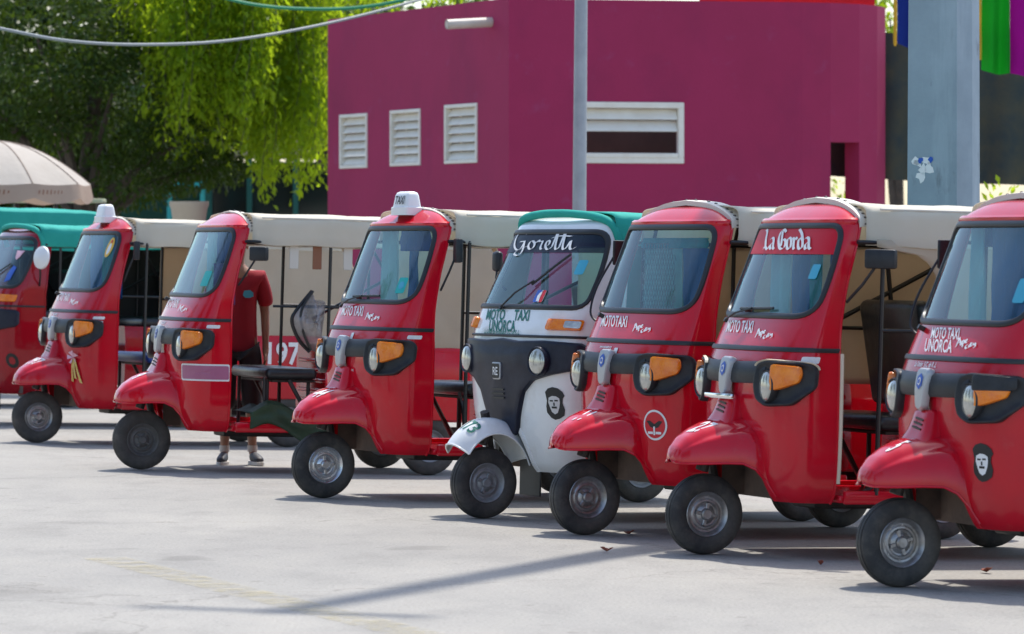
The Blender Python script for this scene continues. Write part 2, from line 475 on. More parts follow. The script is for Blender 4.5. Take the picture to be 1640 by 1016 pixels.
# ------------------------------------------------------------------ curved cab surfaces
class Surf:
    """horizontal superellipse sections stacked in z; addressed by arc length u (left +) and height z"""
    def __init__(s, rows, n=2.15, straight=0.1, NS=130, NU=113):
        rows = np.array(rows, float)            # z, nose x, half width, rear x
        t = np.arange(len(rows))
        tt = np.linspace(0, len(rows) - 1, NS)
        def smooth(c):
            P = catmull([(i, v, 0) for i, v in enumerate(c)], 24)
            xs = [p.x for p in P]; ys = [p.y for p in P]
            return np.interp(tt, xs, ys)
        s.z, s.xf, s.w, s.xr = [smooth(rows[:, k]) for k in range(4)]
        s.z = np.maximum.accumulate(s.z + np.arange(NS) * 1e-7)
        s.NS, s.NU = NS, NU
        s.P = np.zeros((NS, NU, 3)); s.L = np.zeros(NS)
        th = np.linspace(0, math.pi / 2, 90)
        for i in range(NS):
            w, xf, xr = max(s.w[i], 0.005), s.xf[i], s.xr[i]
            st = min(straight, (xf - xr) * 0.3)
            xs = xr + st
            x = xs + (xf - xs) * np.cos(th) ** (2 / n)
            y = w * np.sin(th) ** (2 / n)
            x = np.append(x, xr); y = np.append(y, w)
            L = np.concatenate([[0], np.cumsum(np.hypot(np.diff(x), np.diff(y)))])
            s.L[i] = L[-1]
            h = NU // 2
            q = np.linspace(0, L[-1], h + 1)
            px = np.interp(q, L, x); py = np.interp(q, L, y)
            s.P[i, h:, 0] = px; s.P[i, h:, 1] = py
            s.P[i, :h + 1, 0] = px[::-1]; s.P[i, :h + 1, 1] = -py[::-1]
            s.P[i, :, 2] = s.z[i]
    def raw(s, u, z):
        f = np.interp(z, s.z, np.arange(s.NS))
        i = min(int(f), s.NS - 2); a = f - i
        Lh = s.L[i] * (1 - a) + s.L[i + 1] * a
        g = (max(-1, min(1, u / Lh)) * 0.5 + 0.5) * (s.NU - 1)
        j = min(int(g), s.NU - 2); b = g - j
        P = s.P
        return Vector((P[i, j] * (1 - a) * (1 - b) + P[i + 1, j] * a * (1 - b) + P[i, j + 1] * (1 - a) * b + P[i + 1, j + 1] * a * b))
    def normal(s, u, z):
        e = 0.02
        du = s.raw(u + e, z) - s.raw(u - e, z)
        dz = s.raw(u, z + e) - s.raw(u, z - e)
        n = du.cross(dz)
        n.normalize()
        if n.x < 0 and abs(n.x) > 0.3: n = -n
        if n.y * u < 0 and abs(n.y) > 0.5: n = -n
        return n
    def pt(s, u, z, off=0.0):
        p = s.raw(u, z)
        return p + s.normal(u, z) * off if off else p
    def shell(s, hole=None, extra=None):
        mb = MB()
        vs = s.P.reshape(-1, 3)
        fs = []
        for i in range(s.NS - 1):
            for j in range(s.NU - 1):
                c = (s.P[i, j] + s.P[i + 1, j + 1]) / 2
                Lh = (s.L[i] + s.L[i + 1]) / 2
                u = ((j + 0.5) / (s.NU - 1) * 2 - 1) * Lh
                if hole and inside((u, c[2]), hole): continue
                if extra and extra(c): continue
                fs.append((i * s.NU + j, i * s.NU + j + 1, (i + 1) * s.NU + j + 1, (i + 1) * s.NU + j))
        used = sorted({k for f in fs for k in f})
        mp = {k: i for i, k in enumerate(used)}
        mb.v = [tuple(vs[k]) for k in used]
        mb.f = [tuple(mp[k] for k in f) for f in fs]
        return mb
    def patch(s, outline, rings, mb=None, N=None):
        mb = mb or MB()
        o = resample(outline, N) if N else outline
        cx = sum(p[0] for p in o) / len(o); cz = sum(p[1] for p in o) / len(o)
        vs = []; fs = []; m = len(o)
        for (sc, off) in rings:
            for (u, z) in o:
                vs.append(s.pt(cx + (u - cx) * sc, cz + (z - cz) * sc, off))
        for i in range(len(rings) - 1):
            for k in range(m):
                fs.append((i * m + k, i * m + (k + 1) % m, (i + 1) * m + (k + 1) % m, (i + 1) * m + k))
        vs.append(s.pt(cx, cz, rings[-1][1]))
        c = len(vs) - 1
        o2 = (len(rings) - 1) * m
        for k in range(m): fs.append((o2 + k, o2 + (k + 1) % m, c))
        return mb.add(vs, fs)
    def sticker(s, outline, off=0.004, N=None):
        return s.patch(outline, [(1, off), (.8, off), (.55, off), (.3, off)], N=N)
    def band(s, line, prof, closed=True, mb=None):
        """sweep a small profile [(sideways, out)] along a line of (u,z) points"""
        mb = mb or MB()
        n = len(line); vs = []; fs = []; m = len(prof)
        for i, (u, z) in enumerate(line):
            a = line[(i - 1) % n] if closed or i > 0 else line[0]
            b = line[(i + 1) % n] if closed or i < n - 1 else line[-1]
            dx, dz = b[0] - a[0], b[1] - a[1]
            l = math.hypot(dx, dz) or 1
            nx, nz = dz / l, -dx / l
            for (sd, out) in prof:
                vs.append(s.pt(u + nx * sd, z + nz * sd, out))
        for i in range(n if closed else n - 1):
            j = (i + 1) % n
            for k in range(m - 1):
                fs.append((i * m + k, i * m + k + 1, j * m + k + 1, j * m + k))
        return mb.add(vs, fs)
    def text(s, u, z, off, *a, rot=0.0, sk=0.0, **k):
        ca, sa = math.cos(rot), math.sin(rot)
        return on_map(text2d(*a, **k), lambda p, q: s.pt(u + (p + sk * q) * ca - q * sa, z + p * sa + q * ca, off))
    def pen(s, u, z, off, strokes, w, ang, rot=0.0, xs=1.0, **k):
        vs, fs, lay = nib(strokes, w, ang, **k)
        ca, sa = math.cos(rot), math.sin(rot)
        mb = MB()
        mb.add([s.pt(u + p * xs * ca - q * sa, z + p * xs * sa + q * ca, off + l * 0.00025) for (p, q), l in zip(vs, lay)], fs)
        return mb

APE = Surf([(.31, -.25, .545, -.50), (.36, -.215, .58, -.505), (.48, -.175, .602, -.505), (.7, -.155, .612, -.505), (.92, -.148, .612, -.505),
            (1.04, -.162, .612, -.505), (1.14, -.20, .608, -.505), (1.24, -.25, .602, -.51), (1.32, -.29, .596, -.52), (1.5, -.362, .58, -.555),
            (1.7, -.446, .566, -.61), (1.80, -.486, .556, -.635), (1.835, -.503, .543, -.643), (1.864, -.53, .502, -.652), (1.892, -.562, .432, -.659), (1.918, -.598, .335, -.664), (1.938, -.632, .215, -.668), (1.948, -.66, .08, -.672)], n=2.6)
RE = Surf([(.30, -.25, .47, -.58), (.36, -.21, .52, -.59), (.5, -.17, .585, -.6), (.7, -.14, .625, -.6), (.92, -.125, .64, -.6),
           (1.05, -.125, .642, -.6), (1.16, -.14, .642, -.6), (1.25, -.175, .64, -.6), (1.32, -.205, .637, -.61), (1.5, -.295, .618, -.63),
           (1.7, -.395, .59, -.66), (1.80, -.445, .572, -.68), (1.84, -.475, .55, -.69), (1.87, -.525, .475, -.695), (1.89, -.585, .36, -.70), (1.905, -.65, .12, -.702)], n=3.3, straight=.14)

APE_WS = resample(fillet([(-.57, 1.315), (.57, 1.315), (.585, 1.50), (.54, 1.812), (-.54, 1.812), (-.585, 1.50)], [.16, .16, .16, .085, .085, .16], 8), 120)
RE_WS = resample(fillet([(-.66, 1.315), (.66, 1.315), (.655, 1.56), (.60, 1.785), (-.60, 1.785), (-.655, 1.56)], [.08, .08, .1, .1, .1, .1], 8), 120)
GASKET = [(-.017, -.006), (-.015, .006), (-.008, .011), (.008, .011), (.015, .006), (.017, -.006)]
GLASS_RINGS = [(1.0, -.004)] + [(1 - .08 * k, -.004) for k in range(1, 12)]

def ws_strip(S, outline, zlo):
    o = [(u * .985, z) for u, z in outline]
    cut = []
    for i in range(len(o)):
        a, b = o[i], o[(i + 1) % len(o)]
        if a[1] >= zlo: cut.append(a)
        if (a[1] >= zlo) != (b[1] >= zlo):
            t = (zlo - a[1]) / (b[1] - a[1]); cut.append((a[0] + t * (b[0] - a[0]), zlo))
    zs = [p[1] for p in cut]; zt = max(zs) - .006
    rows = []
    for z in np.linspace(zlo, zt, 8):
        us = []
        for i in range(len(cut)):
            a, b = cut[i], cut[(i + 1) % len(cut)]
            if (a[1] - z) * (b[1] - z) <= 0 and abs(a[1] - b[1]) > 1e-9:
                us.append(a[0] + (z - a[1]) / (b[1] - a[1]) * (b[0] - a[0]))
        if len(us) < 2: us = [-.4, .4]
        lo, hi = min(us), max(us)
        rows.append([S.pt(lo + (hi - lo) * k / 30, z, .0005) for k in range(31)])
    return MB().grid(rows)

# ------------------------------------------------------------------ ground
P1 = Vector((-4.08, 37.45, 0)); NB = Vector((.9355, .354, 0))
def gz(x, y):
    d = (x - P1.x) * NB.x + (y - P1.y) * NB.y + .5
    d = max(0.0, min(d, 7.0))
    return -0.025 * d

def uneven(lo, hi, dlo, dhi, step):
    a = list(np.arange(dlo, dhi + 1e-6, step))
    out = []; x = dlo; st = step
    while x > lo:
        st *= 1.6; x -= st; out.append(max(x, lo))
    out = out[::-1] + a
    x = dhi; st = step
    while x < hi:
        st *= 1.6; x += st; out.append(min(x, hi))
    return out

gx = uneven(-3000, 3000, -14, 14, .5); gy = uneven(-300, 5000, 14, 64, .5)
mb = MB().grid([[(x, y, gz(x, y)) for x in gx] for y in gy])
gm = bpy.data.materials.new('concrete_paving')
nt, b = nodes_of(gm)
tc = nt.nodes.new('ShaderNodeTexCoord')
def nz(scale, detail=6, rough=.6, vec=None, stretch=None):
    n = nt.nodes.new('ShaderNodeTexNoise')
    n.inputs['Scale'].default_value = scale; n.inputs['Detail'].default_value = detail; n.inputs['Roughness'].default_value = rough
    src = vec or tc.outputs['Object']
    if stretch:
        mp = nt.nodes.new('ShaderNodeMapping'); mp.inputs['Scale'].default_value = stretch; mp.inputs['Rotation'].default_value = (0, 0, R(20))
        nt.links.new(src, mp.inputs[0]); src = mp.outputs[0]
    nt.links.new(src, n.inputs['Vector'])
    return n
def ramp(src, stops):
    r = nt.nodes.new('ShaderNodeValToRGB')
    el = r.color_ramp.elements
    while len(el) < len(stops): el.new(.5)
    for e, (p, c) in zip(el, stops):
        e.position = p; e.color = (*c, 1)
    nt.links.new(src, r.inputs[0]); return r
def mixc(kind, f, a, bb):
    m = nt.nodes.new('ShaderNodeMix'); m.data_type = 'RGBA'; m.blend_type = kind
    m.inputs[0].default_value = f
    nt.links.new(a, m.inputs[6]); nt.links.new(bb, m.inputs[7]); return m.outputs[2]
base = ramp(nz(.35, 4, .55).outputs[0], [(.35, (.268, .257, .234)), (.65, (.312, .298, .268))])
mott = ramp(nz(2.2, 8, .7, stretch=(1, .45, 1)).outputs[0], [(.3, (.80, .80, .80)), (.5, (.96, .96, .96)), (.72, (1.06, 1.05, 1.03))])
grain = ramp(nz(55, 5, .75).outputs[0], [(.32, (.62, .62, .62)), (.5, (1, 1, 1)), (.72, (1.22, 1.22, 1.22))])
stain = ramp(nz(.9, 5, .6, stretch=(.5, .5, 1)).outputs[0], [(.62, (1, 1, 1)), (.74, (.78, .77, .76))])
c1 = mixc('MULTIPLY', 1, base.outputs[0], mott.outputs[0])
c2 = mixc('MULTIPLY', .9, c1, grain.outputs[0])
c3 = mixc('MULTIPLY', 1, c2, stain.outputs[0])
vor = nt.nodes.new('ShaderNodeTexVoronoi'); vor.feature = 'DISTANCE_TO_EDGE'; vor.inputs['Scale'].default_value = .22
wob = nz(1.6, 4, .6); va = nt.nodes.new('ShaderNodeVectorMath'); va.operation = 'MULTIPLY_ADD'
va.inputs[1].default_value = (.9, .9, .9); nt.links.new(wob.outputs['Color'], va.inputs[0]); nt.links.new(tc.outputs['Object'], va.inputs[2]); nt.links.new(va.outputs[0], vor.inputs['Vector'])
crk = ramp(vor.outputs['Distance'], [(.0, (.62, .60, .58)), (.0022, (.70, .69, .68)), (.004, (1, 1, 1))])
c3 = mixc('MULTIPLY', .75, c3, crk.outputs[0])
spots = ramp(nz(9, 2, .4).outputs[0], [(.70, (1, 1, 1)), (.735, (.72, .70, .68))])
c3 = mixc('MULTIPLY', .8, c3, spots.outputs[0])
oil = ramp(nz(1.3, 3, .5).outputs[0], [(.66, (1, 1, 1)), (.72, (.66, .65, .64))])
c3 = mixc('MULTIPLY', .6, c3, oil.outputs[0])
nt.links.new(c3, b.inputs['Base Color'])
b.inputs['Roughness'].default_value = .85
bp = nt.nodes.new('ShaderNodeBump'); bp.inputs['Strength'].default_value = .35; bp.inputs['Distance'].default_value = .008
nt.links.new(nz(70, 5, .7).outputs[0], bp.inputs['Height']); nt.links.new(bp.outputs[0], b.inputs['Normal'])
M['ground'] = gm
tag(mb.build('ground', 'ground'), kind='structure')

def at(px, py, Y):
    return Vector(((px - 820) / 7000 * Y, Y, CAM_H + (393 - py) / 7000 * Y))
def on_ground(px, py):
    Y = CAM_H * 7000 / (py - 393)
    return Vector(((px - 820) / 7000 * Y, Y, 0))

# faded yellow line painted on the paving
ym = bpy.data.materials.new('faded_yellow_paint')
nt, b = nodes_of(ym)
b.inputs['Base Color'].default_value = (.46, .40, .22, 1); b.inputs['Roughness'].default_value = .85
tc = nt.nodes.new('ShaderNodeTexCoord')
n = nz(7, 8, .75)
mr = nt.nodes.new('ShaderNodeMapRange'); mr.inputs[1].default_value = .42; mr.inputs[2].default_value = .62; mr.inputs[3].default_value = 0; mr.inputs[4].default_value = .38
nt.links.new(n.outputs[0], mr.inputs[0]); nt.links.new(mr.outputs[0], b.inputs['Alpha'])
M['yellow_line'] = ym
a, c = on_ground(165, 895), on_ground(760, 1040)
d = (c - a).normalized(); s_ = Vector((-d.y, d.x, 0)) * .12
rows = []
for k in range(41):
    p = a + (c - a) * k / 40
    rows.append([(q.x, q.y, gz(q.x, q.y) + .004) for q in (p - s_, p, p + s_)])
tag(MB().grid(rows).build('yellow_line', 'yellow_line'), kind='structure')

# ------------------------------------------------------------------ large setting: buildings, pole, trees
def trunk_mat():
    return mat('bark', (.10, .075, .055), .9, c2=(.05, .04, .03), scale=6, bump=.6, bscale=25)
M['bark'] = trunk_mat()
M['purple'] = mat('purple_render', (.37, .020, .088), .85, c2=(.325, .018, .076), scale=1.1, bump=.25, bscale=40, lo=.3, hi=.75)
overlay(M['purple'], (.22, .015, .07), 1.1, .5, .75, .5, (1, 1, .6))
overlay(M['purple'], (.16, .03, .07), 9, .68, .76, .5)
overlay(M['purple'], (.34, .06, .16), 3.5, .60, .72, .35)
M['louvre'] = mat('cream_louvre', (.84, .80, .70), .55, c2=(.76, .70, .59), scale=5)
M['inner'] = mat('brown_plaster', (.26, .2, .15), .9, c2=(.2, .16, .12), scale=2)
M['pvc'] = mat('pale_pipe', (.62, .55, .46), .5, c2=(.5, .43, .36), scale=4)
overlay(M['louvre'], (.45, .36, .26), 5, .55, .75, .5, (1, 1, .5)) if False else None
M['concrete'] = mat('bare_concrete', (.32, .31, .29), .9, c2=(.22, .21, .2), scale=3, bump=.3, bscale=30)

def wall(mb, fn, L, z0, z1, holes, thick, step=.35):
    """wall along a plan curve fn(t)->(point, inward normal); holes are (t0,t1,z0,z1)"""
    ts = sorted({0, L, *[h[0] for h in holes], *[h[1] for h in holes]})
    tt = []
    for a, b in zip(ts, ts[1:]):
        k = max(1, int((b - a) / step)); tt += [a + (b - a) * i / k for i in range(k)]
    tt.append(L)
    zz = sorted({z0, z1, *[h[2] for h in holes], *[h[3] for h in holes]})
    for i in range(len(tt) - 1):
        for j in range(len(zz) - 1):
            tm, zm = (tt[i] + tt[i + 1]) / 2, (zz[j] + zz[j + 1]) / 2
            if any(h[0] < tm < h[1] and h[2] < zm < h[3] for h in holes): continue
            q = []
            for dd in (0, thick):
                for t in (tt[i], tt[i + 1]):
                    p, nn = fn(t); p = p + nn * dd
                    q += [Vector((p.x, p.y, zz[j])), Vector((p.x, p.y, zz[j + 1]))]
            o = [(0, 2, 3, 1), (4, 5, 7, 6)]
            def solid_at(ti, zj):
                if ti < 0 or ti >= len(tt) - 1 or zj < 0 or zj >= len(zz) - 1: return False
                a, c = (tt[ti] + tt[ti + 1]) / 2, (zz[zj] + zz[zj + 1]) / 2
                return not any(h[0] < a < h[1] and h[2] < c < h[3] for h in holes)
            if not solid_at(i - 1, j): o.append((0, 1, 5, 4))
            if not solid_at(i + 1, j): o.append((2, 6, 7, 3))
            if not solid_at(i, j - 1): o.append((0, 4, 6, 2))
            if not solid_at(i, j + 1): o.append((1, 3, 7, 5))
            mb.add(q, o)
    return mb

GB = -.19
pb = empty('purple_building', (0, 55, GB))
tag(pb, 'plum purple rendered building with louvred vents and a curved end behind the mototaxis', 'building')
def B(p): return Vector((p[0], p[1] - 55, p[2] - GB))        # world -> building space
corner = Vector((-.04, 55, 0)); dl = Vector((-.426, .905, 0)); nl = Vector((.905, .426, 0))
HT = 4.79
def fl(t):
    return corner + dl * t - Vector((0, 55, 0)), nl
def t_left(px):                                   # where the left wall meets the picture column px
    k = (px - 820) / 7000
    return (k * corner.y - corner.x) / (dl.x - k * dl.y)
def z_left(px, py):
    return CAM_H + (393 - py) / 7000 * (corner.y + dl.y * t_left(px)) - GB
lv = [(589, 545, 183, 270), (674, 626, 176, 266), (765, 713, 167, 262)]
holes = []
for (xr_, xl_, yt, yb) in lv:
    xm = (xr_ + xl_) / 2
    holes.append((t_left(xr_), t_left(xl_), z_left(xm, yb), z_left(xm, yt)))
TL = t_left(525)
mbw = MB()
wall(mbw, fl, TL, 0, HT - GB, holes, .22)
# front wall: straight run then a rounded end
dr = Vector((.972, .235, 0)); 
STR = 3.9; RAD = 1.5
def fr_(t):
    a0 = math.atan2(dr.y, dr.x)
    if t <= STR:
        p = corner + dr * t; a = a0
    else:
        a = a0 + (t - STR) / RAD
        n0 = Vector((-math.sin(a0), math.cos(a0), 0))
        c = corner + dr * STR + n0 * RAD
        p = c - Vector((-math.sin(a), math.cos(a), 0)) * RAD
    return p - Vector((0, 55, 0)), Vector((-math.sin(a), math.cos(a), 0))
def t_right(px):
    lo, hi = 0, STR + RAD * 1.2
    for _ in range(40):
        m = (lo + hi) / 2; p = fr_(m)[0]
        if p.x / (p.y + 55) * 7000 + 820 < px: lo = m
        else: hi = m
    return lo
def z_right(px, py):
    p = fr_(t_right(px))[0]
    return CAM_H + (393 - py) / 7000 * (p.y + 55) - GB
win = (t_right(925), t_right(1095), z_right(1000, 262), z_right(1000, 164))
door = (t_right(1330), t_right(1376), 0, z_right(1350, 228))
TR = STR + RAD * 1.45
wall(mbw, lambda t: (fr_(t)[0] + fr_(t)[1] * 0, fr_(t)[1]), TR, 0, HT - GB - .006, [win, door], .24)
w = mbw.build('wall', 'purple', pb, angle=20)
# inside: unseen roof slab, cut short so daylight reaches the brown back wall
mbr = MB()
pa = corner + dl * TL; pe = corner + dr * STR * .82
inn = [corner + Vector((.05, .3, 0)), corner + dr * STR * .80 + Vector((0, .3, 0)), corner + dr * STR * .80 + Vector((0, 1.4, 0)), corner + dl * 1.5 + nl * .28]
inn = [B((p.x, p.y, 0)) for p in inn]
vs = [Vector((p.x, p.y, 4.35)) for p in inn] + [Vector((p.x, p.y, 4.5)) for p in inn]
mbr.add(vs, [(0, 1, 2, 3), (7, 6, 5, 4), (0, 4, 5, 1), (1, 5, 6, 2), (2, 6, 7, 3), (3, 7, 4, 0)])
mbr.build('roof', 'concrete', pb, smooth=False)
mbi = MB()
a_, b_ = inn[0] + Vector((-.3, 2.2, 0)), inn[1] + Vector((0, 2.2, 0))
mbi.add([(a_.x, a_.y, 0), (b_.x, b_.y, 0), (b_.x, b_.y, 4.3), (a_.x, a_.y, 4.3)], [(0, 1, 2, 3)])
b2 = inn[1]
mbi.add([(b2.x, b2.y - .02, 0), (b2.x, b2.y + 4, 0), (b2.x, b2.y + 4, 4.3), (b2.x, b2.y - .02, 4.3)], [(0, 1, 2, 3)])
solid(mbi.build('inner_wall', 'inner', pb, smooth=False), .08)

def louvre(fn, t0, t1, z0, z1, slats, frame=.045, n_open=None, proud=.02):
    m = MB()
    tm = (t0 + t1) / 2
    p, nn = fn(tm)
    T = (fn(t1)[0] - fn(t0)[0]); wdt = T.length; T.normalize()
    rot = Matrix((T, nn, Vector((0, 0, 1)))).transposed().to_3x3()
    c = Vector((p.x, p.y, 0)); out = nn * (-proud + .05)
    for (dx, dz, sx, sz) in ((0, z1 - frame / 2, wdt, frame), (0, z0 + frame / 2, wdt, frame), (-wdt / 2 + frame / 2, (z0 + z1) / 2, frame, z1 - z0 - 2 * frame), (wdt / 2 - frame / 2, (z0 + z1) / 2, frame, z1 - z0 - 2 * frame)):
        m.rbox(c + out + T * dx + Vector((0, 0, dz)), (sx, .10, sz), .006, 1, rot)
    f = m.build('louvre_window', 'louvre', pb, angle=30)
    H = z1 - z0 - 2 * frame
    for k in range(slats):
        zc = z1 - frame - H * (k + .5) / slats if n_open is None else z1 - frame - n_open * (k + .5)
        hh = (H / slats if n_open is None else n_open)
        sm = MB().rbox(c + out + nn * .02 + Vector((0, 0, zc)), (wdt - 2 * frame - .004, .012, hh * 1.12), .004, 1, rot @ Matrix.Rotation(R(-34), 3, 'X'))
        sm.build('slat', 'louvre', f, angle=30)
    return f
for h in holes: louvre(fl, *h, 6)
# dark back panels behind the vents
for h in holes:
    mbd = MB()
    p0, nn = fl(h[0] - .02); p1, _ = fl(h[1] + .02)
    p0 = p0 + nn * .235; p1 = p1 + nn * .235
    mbd.add([(p0.x, p0.y, h[2] - .02), (p1.x, p1.y, h[2] - .02), (p1.x, p1.y, h[3] + .02), (p0.x, p0.y, h[3] + .02)], [(0, 1, 2, 3)])
    mbd.build('vent_backing', 'inner', pb, smooth=False)
f = louvre(fr_, *win, 2, frame=.075, n_open=.15)
sill = MB()
p, nn = fr_((win[0] + win[1]) / 2); T = (fr_(win[1])[0] - fr_(win[0])[0]).normalized()
rot = Matrix((T, nn, Vector((0, 0, 1)))).transposed().to_3x3()
sill.rbox(Vector((p.x, p.y, win[2] + .10)) + nn * .02, (win[1] - win[0] - .16, .1, .06), .008, 1, rot)
sill.build('sill', 'louvre', f, angle=30)
# drain pipe sticking out of the left wall
p, nn = fl(t_left(787)); zc = z_left(760, 42)
pp = MB()
e = Vector((p.x, p.y, zc + .03)) + nn * .1; 
tip = e - nn * .72 + Vector((0, 0, -.05))
pp.tube([e, tip], .062, 16)
pp.lathe([(.062, 0), (.045, 0), (.045, .1)], tip, (e - tip).normalized(), 16)
pp.build('drain_pipe', 'pvc', pb)

# galvanised slim pole in front of the building
M['galv'] = mat('galvanised', (.36, .38, .41), .45, .35, c2=(.28, .3, .33), scale=5)
m = MB()
b0 = at(928, 0, 40.0); 
m.tube([(0, 0, 0), (.01, .0, 2.0), (.055, 0, 7.5)], [.066, .064, .052], 20)
m.lathe([(.14, 0), (.14, .015), (.07, .02)], (0, 0, 0), (0, 0, 1), 20)
o = m.build('slim_pole', 'galv')
o.location = (b0.x - .012, b0.y, gz(b0.x, b0.y))
tag(o, 'slim round grey metal pole standing in front of the purple building', 'pole')

# tall faceted pole on the right
M['polegrey'] = mat('pole_grey', (.30, .37, .42), .7, c2=(.23, .29, .33), scale=2.2, bump=.15, bscale=25, detail=8)
overlay(M['polegrey'], (.10, .11, .12), 2.6, .60, .70, .55, (2, 2, .8))
overlay(M['polegrey'], (.42, .50, .55), 1.8, .5, .75, .6, (3, 3, .35))
pr = empty('utility_pole', (2.89, 29.3, gz(2.89, 29.3)))
tag(pr, 'thick faceted blue grey utility pole at the right behind the mototaxi with the pale canopy', 'pole')
m = MB()
prof = [(.252, 0), (.24, 3), (.12, 20.9)]
vs = []; fs = []
for (r, z) in prof:
    for k in range(8):
        t = R((5, 45, 95, 145, 185, 286, 317, 352)[k])
        vs.append((r * math.cos(t), r * math.sin(t), z))
for i in range(2):
    for k in range(8):
        fs.append((i * 8 + k, i * 8 + (k + 1) % 8, (i + 1) * 8 + (k + 1) % 8, (i + 1) * 8 + k))
fs.append(tuple(range(16, 24)))
m.add(vs, fs)
bmx = m.build('shaft', 'polegrey', pr, smooth=False)
ca = Vector((1.12, -.49, 0)).normalized()
MB().tube([Vector((0, 0, 20.8)) - ca * .75, Vector((0, 0, 20.8)) + ca * .75], .07, 8).build('cross_arm', 'polegrey', pr)
random.seed(3)
for nm, mt, pcs in (('torn_sticker', 'print_white', [(1474, 262), (1483, 272), (1478, 284), (1492, 268), (1488, 259), (1470, 258)]), ('torn_sticker', 'print_blue', [(1479, 257), (1493, 256)])):
    sm = MB()
    for (px, py) in pcs:
        X = (px - 820) / 7000 * 29.06; z = CAM_H + (393 - py) / 7000 * 29.06
        ax = X - 2.89
        # front-left facet plane
        t0 = R(185); t1 = R(286)
        r = .24
        A = Vector((r * math.cos(t0), r * math.sin(t0), 0)); Bq = Vector((r * math.cos(t1), r * math.sin(t1), 0))
        k = (ax - A.x) / (Bq.x - A.x)
        Pp = A + (Bq - A) * k; nrm = Vector(((A + Bq).x, (A + Bq).y, 0)).normalized(); T = (Bq - A).normalized()
        poly = []
        for q in range(8):
            an = q / 8 * 6.28
            rr = random.uniform(.012, .05) * (.5 if mt == 'print_blue' else 1)
            poly.append(Pp + nrm * (.006 if mt == 'print_blue' else .0035) + T * math.cos(an) * rr + Vector((0, 0, z - pr.location.z + math.sin(an) * rr)))
        sm.add(poly, [tuple(range(8))])
    sm.build(nm, mt, pr, smooth=False)['kind'] = 'stuff'

# ---- trees
def leaves(N, pos_fn, size, droop=0.0, aspect=.42):
    vs = np.zeros((N * 4, 3), np.float32)
    pos, dirs = pos_fn(N)
    dirs = dirs + rng.normal(0, .45, (N, 3)); dirs[:, 2] -= droop
    dirs /= np.linalg.norm(dirs, axis=1, keepdims=True)
    side = np.cross(dirs, rng.normal(0, 1, (N, 3))); side /= np.linalg.norm(side, axis=1, keepdims=True) + 1e-6
    L = size * rng.uniform(.6, 1.35, (N, 1)); W = L * aspect
    nrm = np.cross(dirs, side)
    vs[0::4] = pos
    vs[1::4] = pos + dirs * L * .5 + side * W * .5 + nrm * L * .08
    vs[2::4] = pos + dirs * L
    vs[3::4] = pos + dirs * L * .5 - side * W * .5 + nrm * L * .08
    return vs

def leaf_mesh(name, vs, m):
    n = len(vs) // 4
    me = bpy.data.meshes.new(name)
    me.vertices.add(n * 4); me.loops.add(n * 4); me.polygons.add(n)
    me.vertices.foreach_set('co', vs.ravel())
    me.loops.foreach_set('vertex_index', np.arange(n * 4, dtype=np.int32))
    me.polygons.foreach_set('loop_start', np.arange(0, n * 4, 4, dtype=np.int32))
    me.polygons.foreach_set('loop_total', np.full(n, 4, np.int32))
    me.update(); me.validate()
    me.materials.append(M[m]); return me

def clump_fn(clumps, fill=.55):
    cl = np.array(clumps, float)          # x,y,z,rx,ry,rz
    wts = (cl[:, 3] * cl[:, 4] * cl[:, 5]) ** .67; wts /= wts.sum()
    def fn(N):
        k = rng.choice(len(cl), N, p=wts)
        d = rng.normal(0, 1, (N, 3)); d /= np.linalg.norm(d, axis=1, keepdims=True)
        r = rng.uniform(fill, 1.06, (N, 1))
        return cl[k, :3] + d * r * cl[k, 3:], d
    return fn

def tree(label, base, clumps, mat_name, N, size, droop=.25, trunk_r=.22, group='trees behind the taxi rank', sub=0, aspect=.42):
    t = empty('tree', base)
    tag(t, label, 'tree', group)
    bx, by, bz = base
    big = []
    rnd = random.Random(len(label) + int(abs(bx) * 10))
    for c in clumps:
        for _ in range(sub):
            a = rnd.uniform(0, 6.28); e = rnd.uniform(-.6, 1.0)
            rr = rnd.uniform(.75, 1.05)
            s2 = rnd.uniform(.22, .42)
            big.append((c[0] + c[3] * rr * math.cos(a) * math.cos(e), c[1] + c[4] * rr * math.sin(a) * math.cos(e), c[2] + c[5] * rr * math.sin(e), c[3] * s2, c[4] * s2, c[5] * s2 * .8))
    allc = list(clumps) + big
    loc = [(c[0] - bx, c[1] - by, c[2] - bz, *c[3:]) for c in allc]
    vs = leaves(N, clump_fn(loc), size, droop, aspect)
    link(bpy.data.objects.new('crown', leaf_mesh('crown', vs, mat_name)), t)
    m = MB()
    top = Vector((sum(c[0] for c in loc[:len(clumps)]) / len(clumps), sum(c[1] for c in loc[:len(clumps)]) / len(clumps), max(c[2] for c in loc[:len(clumps)]) * .72))
    pts = catmull([(0, 0, 0), (top.x * .15 + .1, top.y * .15, top.z * .35), (top.x * .5, top.y * .5, top.z * .65), top], 5)
    m.tube(pts, [trunk_r * (1.25 - .95 * i / (len(pts) - 1)) for i in range(len(pts))], 10)
    for c in loc[:len(clumps)]:
        q = pts[int(len(pts) * .45)]
        e = Vector(c[:3])
        mid = (q + e) / 2 + Vector((0, 0, .25))
        lp = catmull([q, mid, e], 5)
        m.tube(lp, [trunk_r * .45 * (1 - .8 * i / (len(lp) - 1)) for i in range(len(lp))], 6)
    m.build('trunk', 'bark', t)
    return t

M['leaf_dark'] = leaf_mat('dark_leaf', (.016, .038, .006), (.042, .08, .012), .22, (.13, .21, .015), .4, .2)
M['leaf_mid'] = leaf_mat('mid_leaf', (.03, .07, .015), (.07, .13, .025), .35, (.16, .27, .03))
M['leaf_bright'] = leaf_mat('bright_leaf', (.07, .16, .008), (.17, .26, .012), .58, (.48, .64, .02), .5, .2)

